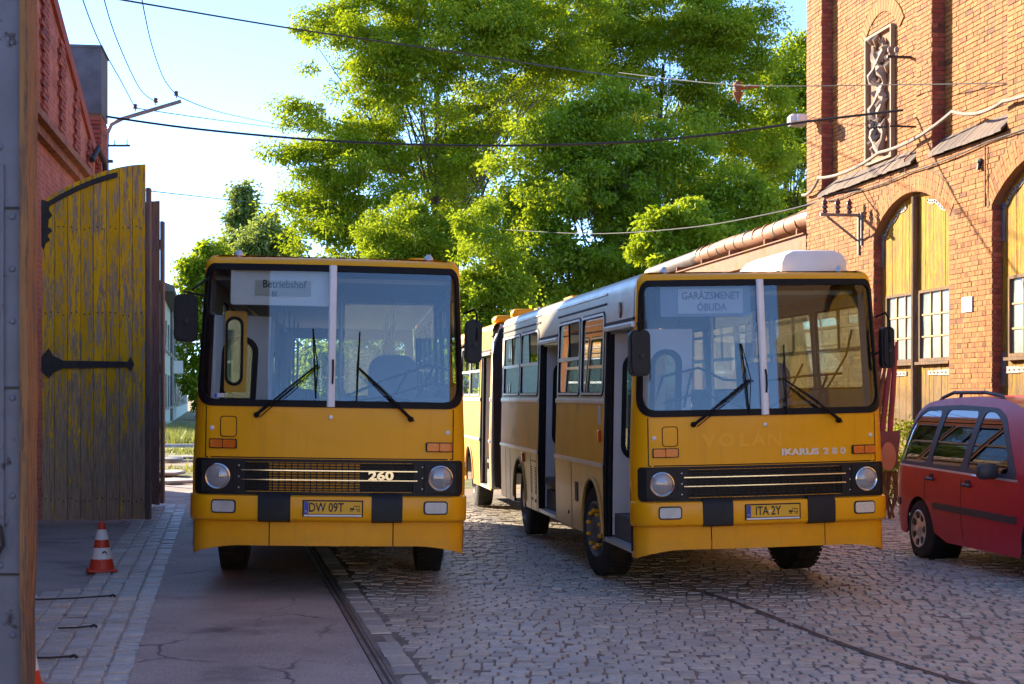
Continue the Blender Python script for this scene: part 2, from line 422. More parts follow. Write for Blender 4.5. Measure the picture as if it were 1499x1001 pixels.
M['brick'] = piece_mat('orange_brick', BR, .82, .35, 14, .5, 70, (.34, .16, .09), .5, .56, .85, streak=.42)
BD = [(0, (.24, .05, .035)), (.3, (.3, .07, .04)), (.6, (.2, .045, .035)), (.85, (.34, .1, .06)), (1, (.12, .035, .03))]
M['brickred_and_shade'] = piece_mat('red_and_shaded_brick', BD, .8, .35, 12, .5, 60)  # red brick of the gate building, and painted shade on the hall
M['mortar'] = pm('pale_mortar', (.21, .115, .055), .9, var=.2, vs=6, bump=.5, bs=50)
def brick_pattern(name, c1, c2, cm, ang):
    m, nt, out = newmat(name); tc = nd(nt, 'ShaderNodeTexCoord'); mp = nd(nt, 'ShaderNodeMapping', p_vector_type='POINT', Vector=tc.outputs['Object'], Rotation=(0, 0, -ang))
    sx = nd(nt, 'ShaderNodeSeparateXYZ', Vector=mp.outputs[0]); cb = nd(nt, 'ShaderNodeCombineXYZ', X=sx.outputs[0], Y=sx.outputs[2])
    br = nd(nt, 'ShaderNodeTexBrick', Vector=cb.outputs[0], Color1=c1, Color2=c2, Mortar=cm, Scale=1.0, Mortar_Size=.008, Brick_Width=.26, Row_Height=.078)
    c = mixc(nt, .45, br.outputs[0], ramp(nt, noise(nt, tc.outputs['Object'], 2.5, 6), [(.3, (.2, .2, .2)), (.7, (.85, .85, .85))]), 'OVERLAY')
    finish(nt, out, c, .85, 0, 0, br.outputs['Fac'], -.4, .01, .3); return m
M['pink'] = brick_pattern('weathered_red_brickwork', (.3, .085, .06), (.4, .14, .1), (.32, .2, .16), math.atan2(-.9886, .1503))
M['slate'] = pm('grey_cement_cap', (.1, .11, .13), .8, var=.25, vs=3, bump=.4, bs=20)
M['tile'] = piece_mat('weathered_sill_tile', [(0, (.13, .09, .07)), (.5, (.18, .13, .1)), (1, (.1, .075, .065))], .8)
SE = [(0, (.43, .4, .355)), (.25, (.5, .45, .38)), (.5, (.39, .365, .33)), (.7, (.54, .48, .39)), (.88, (.44, .37, .29)), (1, (.32, .3, .27))]
M['sett'] = piece_mat('granite_sett', SE, .5, .3, 25, .45, 90, (.2, .14, .1), .35, .5, .8, .5)
M['settpale'] = piece_mat('pale_granite_sett', [(0, (.46, .43, .38)), (.4, (.55, .5, .43)), (.7, (.4, .375, .33)), (1, (.5, .43, .34))], .5, .3, 25, .4, 90, (.16, .12, .1), .7, .52, .8, .5)
def asphalt_mat():
    m, nt, out = newmat('cracked_worn_asphalt'); v = wpos(nt)
    c = ramp(nt, noise(nt, v, 1.3, 6, .6), [(.3, (.33, .26, .22)), (.5, (.41, .33, .28)), (.72, (.47, .39, .33))])
    c = mixc(nt, .45, c, ramp(nt, noise(nt, v, 70, 4, .75), [(.35, (.12, .12, .12)), (.65, (.92, .92, .92))]), 'OVERLAY')
    wv = nd(nt, 'ShaderNodeMapping', Vector=v, Scale=(1, .7, 1)).outputs[0]
    dist = nd(nt, 'ShaderNodeVectorMath', p_operation='ADD'); nt.links.new(wv, dist.inputs[0])
    nz = nd(nt, 'ShaderNodeTexNoise', Vector=v, Scale=3.0, Detail=5.0); sc_ = nd(nt, 'ShaderNodeVectorMath', p_operation='SCALE', Scale=.35); nt.links.new(nz.outputs['Color'], sc_.inputs[0]); nt.links.new(sc_.outputs[0], dist.inputs[1])
    vo = nd(nt, 'ShaderNodeTexVoronoi', p_feature='DISTANCE_TO_EDGE', Vector=dist.outputs[0], Scale=.75)
    cr = nd(nt, 'ShaderNodeMapRange', Value=vo.outputs['Distance'], i1=.004, i2=.016, i3=1.0, i4=0.0).outputs[0]
    cr = mth(nt, 'MULTIPLY', cr, nd(nt, 'ShaderNodeMapRange', Value=noise(nt, v, .5, 3), i1=.48, i2=.56).outputs[0])
    c = mixc(nt, mth(nt, 'MULTIPLY', cr, .75), c, (.05, .04, .04))
    st = nd(nt, 'ShaderNodeMapRange', Value=noise(nt, v, .8, 5, .65), i1=.56, i2=.7, i4=.6).outputs[0]
    c = mixc(nt, st, c, (.1, .085, .085))
    h = mth(nt, 'SUBTRACT', mth(nt, 'MULTIPLY', noise(nt, v, 110, 4), .5), cr)
    finish(nt, out, c, .72, 0, 0, h, .5, .006, .35); return m
M['asphalt'] = asphalt_mat(); _unused = pm('plain_asphalt', (.24, .205, .205), .68, var=.28, vs=.9, dirt=(.15, .13, .13), dlo=.45, dhi=.8, ds=1.7, bump=.5, bs=140, bd=.004)
M['bed'] = pm('sandy_joint_soil', (.22, .18, .15), .95, var=.3, vs=4, bump=.6, bs=60)
M['rail'] = pm('tram_rail_steel', (.24, .19, .165), .5, metal=.5, var=.3, vs=4)
M['groove'] = pm('dirt_in_groove', (.085, .07, .06), .9)
M['cable'] = pm('cable_black', (.02, .018, .018), .6)
M['conduit'] = pm('grey_cable_sleeve', (.24, .2, .16), .6, var=.15)
M['porcelain'] = pm('brown_porcelain', (.1, .035, .03), .25, coat=.3)
M['white2'] = pm('white_sign_plate', (.55, .54, .52), .5)
M['lamp'] = pm('white_lamp_housing', (.6, .58, .58), .45, var=.1)
M['relief'] = pm('carved_grey_relief', (.26, .18, .13), .7, var=.25, vs=6, bump=.3)
M['nicheframe'] = pm('niche_frame_stone', (.3, .19, .12), .75, var=.15, vs=5)
M['niche'] = pm('niche_render', (.32, .14, .065), .85, var=.2, vs=4)
M['houses'] = pm('pale_green_render', (.5, .55, .42), .85, var=.08)
M['roofing'] = pm('dark_roof_felt', (.1, .09, .085), .8, var=.2)
M['darkglass'] = pm('far_window_glass', (.06, .08, .08), .2)
M['kerb'] = pm('pale_concrete', (.42, .4, .36), .8, var=.15)
def bark_mat(name, c):
    return pm(name, c, .9, var=.35, vs=5, bump=.6, bs=12, stretch=(1, 1, .3))
M['bark'] = bark_mat('grey_brown_bark', (.11, .085, .065))
def leaf_mat(name, cols, tr, tf=.5, gl=.06):
    m, nt, out = newmat(name); c = ramp(nt, rnd(nt), cols)
    d = nd(nt, 'ShaderNodeBsdfDiffuse', Color=c)
    t = nd(nt, 'ShaderNodeBsdfTranslucent', Color=mixc(nt, .6, c, tr))
    mx = nd(nt, 'ShaderNodeMixShader', Fac=tf); nt.links.new(d.outputs[0], mx.inputs[1]); nt.links.new(t.outputs[0], mx.inputs[2])
    g = nd(nt, 'ShaderNodeBsdfGlossy', Color=(.9, .95, .9), Roughness=.42)
    m2 = nd(nt, 'ShaderNodeMixShader', Fac=gl); nt.links.new(mx.outputs[0], m2.inputs[1]); nt.links.new(g.outputs[0], m2.inputs[2])
    nt.links.new(m2.outputs[0], out.inputs[0]); return m
M['leaf'] = leaf_mat('robinia_leaves', [(0, (.1, .19, .008)), (.5, (.19, .29, .01)), (.8, (.25, .33, .012)), (.97, (.3, .33, .014)), (1, (.38, .28, .02))], (.46, .54, .01), .52, .02)
M['leafdark'] = leaf_mat('maple_leaves', [(0, (.085, .17, .01)), (.5, (.15, .25, .012)), (.85, (.25, .33, .014)), (1, (.34, .38, .016))], (.52, .6, .012), .52, .025)
M['leafpale'] = leaf_mat('pale_leaves', [(0, (.14, .23, .01)), (.5, (.21, .31, .014)), (1, (.3, .38, .02))], (.48, .55, .015), .5, .02)
M['leaffar'] = leaf_mat('far_leaves', [(0, (.1, .17, .03)), (.6, (.17, .25, .04)), (1, (.25, .31, .05))], (.34, .4, .06), .5)
M['grass'] = leaf_mat('grass_blades', [(0, (.09, .13, .02)), (.6, (.16, .19, .035)), (1, (.28, .25, .07))], (.35, .36, .06), .4)
# ------------------------------------------------------------------ ground
def sheet(name, xl, xr, ys, nx, dz, mat, skirt=0):
    V = []; Fq = []
    for y in ys:
        for i in range(nx + 1):
            x = xl(y) + (xr(y) - xl(y)) * i / nx
            V.append((x, y, gz(x, y) + dz))
    k = nx + 1
    for j in range(len(ys) - 1):
        for i in range(nx): Fq.append((j * k + i, j * k + i + 1, (j + 1) * k + i + 1, (j + 1) * k + i))
    if skirt:
        for col in (0, nx):
            b = len(V)
            for j in range(len(ys)):
                p = V[j * k + col]; V.append(p); V.append((p[0], p[1], p[2] - skirt))
            for j in range(len(ys) - 1): Fq.append((b + 2 * j, b + 2 * j + 1, b + 2 * j + 3, b + 2 * j + 2))
    return np_mesh(name, V, Fq, mat, True)
def ground_material():
    m, nt, out = newmat('sandy_ground_with_grass'); v = wpos(nt)
    c = ramp(nt, noise(nt, v, .6, 6, .6), [(.35, (.3, .22, .15)), (.5, (.36, .28, .19)), (.56, (.15, .17, .05)), (.75, (.12, .15, .035))])
    c = mixc(nt, .3, c, ramp(nt, noise(nt, v, 9, 4), [(.3, (.2, .2, .2)), (.7, (.9, .9, .9))]), 'OVERLAY')
    finish(nt, out, c, .95, 0, 0, noise(nt, v, 20, 5), .6, .03, .2); return m
M['ground'] = ground_material()
xs = [-900, -300, -120, -60, -30] + [x * .75 for x in range(-26, 27)] + [30, 60, 120, 300, 900]
ysg = [-300, -60, -20] + [y * 1.0 for y in range(0, 50)] + [55, 65, 80, 110, 160, 260, 500, 1200, 2500]
V = []; Fq = []
for y in ysg:
    for x in xs: V.append((x, y, gz(x, y) - .06))
kx = len(xs)
for j in range(len(ysg) - 1):
    for i in range(kx - 1): Fq.append((j * kx + i, j * kx + i + 1, (j + 1) * kx + i + 1, (j + 1) * kx + i))
ground = link('ground', np_mesh('ground', V, Fq, M['ground'], True)); ground['kind'] = 'structure'

LB = lambda y: -2.48 - .184 * (y - 10.2)          # edge of the tarmac on the gate side
RB = lambda y: -.86 - .187 * (y - 10.2)           # the rail, other edge of the tarmac
RF = lambda y: 10.57 - .152 * y                   # front of the brick hall
LF = lambda y: -3.35 - .152 * y                   # front of the gate building
ysn = [4 + .6 * i for i in range(48)]
street = link('cobbled_street', sheet('cobbled_street', lambda y: RB(y) + .1, lambda y: RF(y) + .2, ysn, 26, -.010, M['bed']))
street['kind'] = 'structure'
lane = link('asphalt_lane', sheet('asphalt_lane', LB, RB, ysn, 8, .002, M['asphalt'], .05)); lane['kind'] = 'structure'
apron = link('paved_apron', sheet('paved_apron', lambda y: LF(y) - .2, lambda y: LB(y) + .03, ysn, 12, -.014, M['asphalt'])); apron['kind'] = 'structure'

def sett_meshes(mat, n=10):
    out = []
    for k in range(n):
        r = random.Random(k); V = []; b = .055
        def ring(s, z): return [(sx * s[0] * (1 + r.uniform(-.07, .03)), sy * s[1] * (1 + r.uniform(-.07, .03)), z) for sx, sy in ((-.5, -.5), (.5, -.5), (.5, .5), (-.5, .5))]
        V = ring((1, 1), -.06) + ring((1, 1), -.011) + ring((.91, .91), -.002 + r.uniform(-.004, .006))
        Fq = [(i, (i + 1) % 4, 4 + (i + 1) % 4, 4 + i) for i in range(4)] + [(4 + i, 4 + (i + 1) % 4, 8 + (i + 1) % 4, 8 + i) for i in range(4)] + [(8, 9, 10, 11)]
        me = bpy.data.meshes.new('sett'); me.from_pydata(V, [], Fq); me.materials.append(mat); out.append(me)
    return out
def lay_setts(parent, cells, mat, name, massname, nmax=300):
    ms = sett_meshes(mat); cells = sorted(cells, key=lambda c: c[1])
    vis = [c for c in cells if 10.25 < c[1] and abs(c[0]) < .318 * c[1]]
    near = set(id(c) for c in vis[:nmax]); VV = []; FF = []; b = 0
    for c in cells:
        x, y, w, l, rz = c; z = gz(x, y) + random.uniform(-.005, .005)
        tx, ty = random.gauss(0, .009), random.gauss(0, .009)
        if id(c) in near:
            link(name, random.choice(ms), parent, (x, y, z), (tx, ty, rz), (w, l, 1))
        else:
            me = random.choice(ms); cs, sn = math.cos(rz), math.sin(rz)
            for v in me.vertices:
                px_, py_ = v.co.x * w, v.co.y * l
                VV.append((x + px_ * cs - py_ * sn, y + px_ * sn + py_ * cs, z + v.co.z + ty * -px_ + tx * py_))
            FF += [tuple(i + b for i in p.vertices) for p in me.polygons]; b += 12
    o = link(massname, np_mesh(massname, VV, FF, mat), parent); o['kind'] = 'stuff'
cells = []
y = 9.7; row = 0
while y < 29:
    pitch = random.uniform(.125, .145) * (1.0 if y < 24 else 1.25); x = RB(y) + .285 + random.uniform(0, .1); xe = min(RF(y) - .02, .345 * y + .6)
    while x < xe:
        w = random.choice((.1, .12, .13, .14, .15, .185)) + random.uniform(-.01, .01); l = pitch - .012
        yy = y - .05 * x + .03 * math.sin(x * 1.7 + y) + .02 * math.sin(x * 4.1)
        cells.append((x + w / 2, yy, w - .012, l * random.uniform(.94, 1.0), -.05 + random.gauss(0, .025))); x += w
    y += pitch
lay_setts(street, cells, M['sett'], 'sett', 'setts')
cells = []                                            # big stones beside the rail
y = 9.7
while y < 27:
    l = random.uniform(.24, .42); cells.append((RB(y) + .185, y + l / 2, .17, l - .02, math.atan(.187) + random.gauss(0, .01))); y += l
lay_setts(street, cells, M['sett'], 'kerb_stone', 'kerb_stones', 60)
cells = []
for c in range(11):                                   # stone rows beside the gates
    y = 9.6 + random.uniform(0, .2)
    while y < 26:
        l = random.uniform(.1, .19); x = LB(y) - .09 - .178 * c
        ok = x > LF(y) + .35 and (c < 4 or y < 14.6 - .25 * (c - 4)) and not (c > 1 and random.random() < .03)
        if ok: cells.append((x, y + l / 2, .162 + random.uniform(-.012, .008), l - .016, math.atan(.184) + random.gauss(0, .02)))
        y += l
lay_setts(apron, cells, M['settpale'], 'paving_stone', 'paving_stones')
# rails: grooved tram rail along the tarmac and one curving across the setts
def rail_line(name, pts, w, label):
    o = empty(name); tag(o, label, 'tram rail')
    for nm, d0, d1, dz, mt in (('rail_head', -w, -.012, .008, M['rail']), ('groove', -.012, .012, .003, M['groove']), ('guard_lip', .012, w * .8, .007, M['rail'])):
        V = []; Fq = []
        for i, p in enumerate(pts):
            a = Vector(pts[max(i - 1, 0)]); b = Vector(pts[min(i + 1, len(pts) - 1)]); t = (b - a).normalized(); n = Vector((t.y, -t.x))
            for d in (d0, d1):
                q = Vector(p) + n * d; z = gz(q.x, q.y); V += [(q.x, q.y, z + dz), (q.x, q.y, z - .03)]
        for i in range(len(pts) - 1):
            b = i * 4; Fq += [(b, b + 2, b + 6, b + 4), (b, b + 4, b + 5, b + 1), (b + 2, b + 3, b + 7, b + 6)]
        Fq += [(0, 1, 3, 2)]
        link(nm, np_mesh(nm, V, Fq, mt), o)
    return o
rail_line('tram_rail', [(RB(4 + i * .8) + .05, 4 + i * .8) for i in range(36)], .042, 'grooved steel tram rail running under the bus at the tarmac edge')
cv = [ground_px(*p) for p in ((1010, 862), (1070, 880), (1130, 903), (1190, 927), (1260, 953), (1330, 976), (1400, 997), (1470, 1012))]
rail_line('tram_rail', [(p.x, p.y) for p in cv], .026, 'worn tram rail curving across the setts in front of the bus with white roof unit')

# ------------------------------------------------------------------ brick hall with yellow doors
HA = Vector((5.84, 31.1)); He = Vector((.1503, -.9886)); Hn = Vector((-.9886, -.1503)); HZ = .07
def HW(w, z, off=0.0):
    p = HA + He * w + Hn * off; return Vector((p.x, p.y, z + HZ))
hall = empty('brick_hall', HW(0, 0)); tag(hall, 'tall sunlit orange brick hall with arched yellow doors', 'building')
HP = HW(0, 0)
def HL(w, z, off=0.0): return HW(w, z, off) - HP
DOORS = [(3.5, 6.62), (8.11, 11.23)] + [(12.72 + 4.61 * i, 15.84 + 4.61 * i) for i in range(4)]
SPR, RISE = 4.62, .56
def arch_z(w, d, extra=0.0):
    c = (d[0] + d[1]) / 2; h = (d[1] - d[0]) / 2; Rr = (h * h + RISE * RISE) / (2 * RISE)
    t = Rr + extra; x = w - c
    return SPR + RISE - Rr + math.sqrt(max(0, t * t - x * x))
def arch_poly(d, n=14):
    return [(d[0], -.3)] + [(d[0] + (d[1] - d[0]) * i / n, arch_z(d[0] + (d[1] - d[0]) * i / n, d)) for i in range(n + 1)] + [(d[1], -.3)]
WL = 31.0; HT = 12.5; SILL = 5.62
def panel_flat(name, fn, outline, holes, mat, parent, t):
    return panel(name, fn, outline, holes, mat, parent, t, d=50)
def wall_outline(ds, w0, w1, z0, z1):
    P = [(w0, z0)]
    for d in ds: P += arch_poly(d)[0:1] and [(d[0], z0)] + arch_poly(d)[1:-1] + [(d[1], z0)]
    return P + [(w1, z0), (w1, z1), (w0, z1)]
panel_flat('wall', HL, wall_outline(DOORS, 0, WL, -.3, SILL), [], M['mortar'], hall, .3)
PIL = [(0, .85), (5.36, 5.97), (8.6, 9.3), (13.3, 13.95), (17.9, 18.5), (22.5, 23.1)]
wl = MB()
wl.box(HL(WL / 2, (SILL + HT) / 2, -.36), (WL, .27, HT - SILL), math.atan2(He.y, He.x)); wl.build('wall_upper', M['mortar'], hall)
ew = MB(); ew.box(HL(0, 6, -4.5) - Vector((He.x, He.y, 0)) * -.14, (.28, 8.4, 12.8), math.atan2(He.y, He.x)); ew.build('end_wall', M['mortar'], hall)
for (a, b) in PIL:
    pb = MB(); pb.box(HL((a + b) / 2, (SILL + HT) / 2, -.116), (b - a - .006, .226, HT - SILL), math.atan2(He.y, He.x)); pb.build('pilaster', M['mortar'], hall)

hang = math.atan2(He.y, He.x)
def brick_row(w0, w1, z, off, hdr, out, bh=.064, bd=.1):
    """bricks of one course between w0 and w1"""
    L = .252; w = w0; first = True
    while w < w1 - .015:
        l = (.123 if hdr else .252) if not first else (.188 if (int(round(z / .077)) % 2) else (.123 if hdr else .252)); first = False
        l = min(l, w1 - w)
        if w1 - w - l < .05: l = w1 - w
        out.append((w + l / 2, z + bh / 2, max(.02, l - .011), off + random.choice((0, 0, 0, .001, .003, .005, -.003)) + random.uniform(-.001, .001), random.gauss(0, .004)))
        w += l
rows_low = []; rows_pier = []; rows_up = []
k = 0; z = 0.0
while z < SILL - .07:
    segs = []; cur = 0.0
    for d in DOORS[:2]:
        if z + .07 < SPR: segs.append((cur, d[0])); cur = d[1]
        else:
            h = (d[1] - d[0]) / 2; c = (d[0] + d[1]) / 2; Rr = (h * h + RISE * RISE) / (2 * RISE) + .39
            dz = z - (SPR + RISE - (Rr - .39)); x2 = Rr * Rr - dz * dz
            if x2 > 0:
                x = min(math.sqrt(x2), h + .2); segs.append((cur, c - x)); cur = c + x
    segs.append((cur, 12.5 if z + .07 >= SPR else 12.5))
    for s in segs:
        if s[1] - s[0] < .03: continue
        tgt = rows_pier if (abs(s[0] - DOORS[0][1]) < .5 and abs(s[1] - DOORS[1][0]) < .5 and 1.15 < z < 4.9) else rows_low
        brick_row(s[0], s[1], z, .008, k % 2, tgt)
    z += .077; k += 1
z = SILL + .02
while z < 10.6:
    for (a, b) in PIL[:4]: brick_row(a, b, z, .008, k % 2, rows_up)
    for (a, b), (c, d_) in zip(PIL[:3], PIL[1:4]):
        if z < SILL + .3: continue
        if a == 0 and 5.95 < z < 8.3:
            brick_row(b + .01, 2.72, z, -.212, k % 2, rows_up); brick_row(3.94, c - .01, z, -.212, k % 2, rows_up)
        else: brick_row(b + .01, c - .01, z, -.212, k % 2, rows_up)
    z += .077; k += 1
def brick_mesh(rows, name, mat, conv, bh=.064, bd=.06):
    V = []; Fq = []; b = 0
    for (w, z, l, off, tl) in rows:
        dv = [random.uniform(-.0025, .0025) for _ in range(4)]
        for (sw, sz, so, q) in ((-1, -1, 0, 0), (1, -1, 0, 1), (1, 1, 0, 2), (-1, 1, 0, 3), (-1, -1, 1, 0), (1, -1, 1, 1), (1, 1, 1, 2), (-1, 1, 1, 3)):
            V.append(conv(w + sw * l / 2, z + sz * bh / 2 + tl * sw * l / 2 + dv[q] * .5, off + (dv[q] * .6 if so else -bd)))
        Fq += [tuple(b + i for i in f) for f in ((4, 7, 6, 5), (0, 1, 5, 4), (1, 2, 6, 5), (2, 3, 7, 6), (3, 0, 4, 7))]; b += 8
    me = np_mesh(name, V, Fq, mat); return me
def outw(me):
    import bmesh
    bm = bmesh.new(); bm.from_mesh(me); bmesh.ops.recalc_face_normals(bm, faces=bm.faces); bm.to_mesh(me); bm.free(); return me
o = link('brickwork', brick_mesh(rows_low + rows_up, 'brickwork', M['brick'], HL), hall); o['kind'] = 'stuff'
# returns of pilasters: hall brick, its shade painted in as deep red
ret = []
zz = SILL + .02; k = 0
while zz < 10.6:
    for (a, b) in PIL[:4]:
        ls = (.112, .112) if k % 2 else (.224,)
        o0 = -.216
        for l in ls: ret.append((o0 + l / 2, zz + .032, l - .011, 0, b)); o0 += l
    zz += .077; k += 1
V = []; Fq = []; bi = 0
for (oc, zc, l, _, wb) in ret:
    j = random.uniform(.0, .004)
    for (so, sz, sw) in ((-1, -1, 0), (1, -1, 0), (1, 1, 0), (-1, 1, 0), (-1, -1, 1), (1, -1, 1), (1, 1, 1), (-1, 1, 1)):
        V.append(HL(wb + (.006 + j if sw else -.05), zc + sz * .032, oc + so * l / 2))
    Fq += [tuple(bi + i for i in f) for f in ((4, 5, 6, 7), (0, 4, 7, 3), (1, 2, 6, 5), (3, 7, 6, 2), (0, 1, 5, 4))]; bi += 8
o = link('pilaster_brickwork', np_mesh('pilaster_brickwork', V, Fq, M['brickred_and_shade']), hall); o['kind'] = 'stuff'
# separate bricks of the pier between the doors: shared unit meshes
bvar = []
for q in range(8):
    b_ = MB(); b_.box((0, 0, 0), (1, .07, .064), 0, .0)
    for i, v in enumerate(b_.v): b_.v[i] = (v[0], v[1] + random.uniform(-.002, .002), v[2] + random.uniform(-.0015, .0015))
    bvar.append(b_.mesh('brick', M['brick'], 0))
random.shuffle(rows_pier)
for i, (w, z, l, off, tl) in enumerate(rows_pier):
    if i < 300: link('brick', bvar[i % 8], hall, HL(w, z, off - .035), (0, -tl * 0, hang), (l, 1, 1))
o = link('pier_brickwork', brick_mesh(rows_pier[300:], 'pier_brickwork', M['brick'], HL), hall) if len(rows_pier) > 300 else None
if o: o['kind'] = 'stuff'
# arch rings
for d in DOORS[:2]:
    c = (d[0] + d[1]) / 2; h = (d[1] - d[0]) / 2; Rr = (h * h + RISE * RISE) / (2 * RISE); zc = SPR + RISE - Rr
    a0 = math.asin(h / Rr) + .01; n = int(2 * a0 * Rr / .076)
    for i in range(n):
        a = -a0 + 2 * a0 * (i + .5) / n
        if c + math.sin(a) * Rr > 10.4: continue
        b_ = MB(); ha = a0 / n * .9
        for (r0, r1) in (((Rr + .004, Rr + .25), (Rr + .262, Rr + .376)) if i % 2 else ((Rr + .004, Rr + .118), (Rr + .13, Rr + .376))):
            q = [(c + r * math.sin(a + s * ha), zc + r * math.cos(a + s * ha)) for r, s in ((r0, -1), (r0, 1), (r1, 1), (r1, -1))]
            b_.prism(q, HL, -.06, .009 + random.uniform(-.002, .004))
        b_.build('arch_brick', M['brick'], hall, 0)
# brick reveals of the door openings, coloured deep red for their shade
rv = []
for d in DOORS[:2]:
    z = 0; k = 0
    while z < SPR - .05:
        for (o0, o1) in (((-.145, -.07), (-.062, .0)) if k % 2 else ((-.145, 0.0),)): rv.append((d, z, o0, o1))
        z += .077; k += 1
V = []; Fq = []; bi = 0
for (d, z, o0, o1) in rv:
    for wq, sg in ((d[0], 1), (d[1], -1)):
        for (oo, zz, tt) in ((o0, z, 0), (o1, z, 0), (o1, z + .065, 0), (o0, z + .065, 0), (o0, z, 1), (o1, z, 1), (o1, z + .065, 1), (o0, z + .065, 1)):
            V.append(HL(wq + sg * (.006 if tt else -.04), zz, oo))
        fs = ((4, 5, 6, 7), (0, 4, 7, 3), (1, 2, 6, 5), (3, 7, 6, 2), (0, 1, 5, 4))
        Fq += [tuple(bi + i for i in (f if sg < 0 else f[::-1])) for f in fs]; bi += 8
o = link('reveal_brickwork', np_mesh('reveal_brickwork', V, Fq, M['brickred_and_shade']), hall); o['kind'] = 'stuff'
# tiled ledges below the recessed panels
for (a, b) in ((.87, 5.34), (5.99, 8.58), (9.32, 13.2)):
    n = max(2, int((b - a) / .2)); bw = (b - a) / n
    for i in range(n):
        w = a + (i + .5) * bw; t = MB()
        j = random.uniform(-.008, .012)
        q = [(-.21, SILL + .30 + j), (-.21, SILL + .34 + j), (.10, SILL + .04 + j), (.10, SILL + .0 + j)]
        t.prism(q, lambda p, zq, dd, w=w: HL(w + dd, zq, p), -bw / 2 + .004, bw / 2 - .004)
        t.build('ledge_tile', M['tile'], hall, 0)
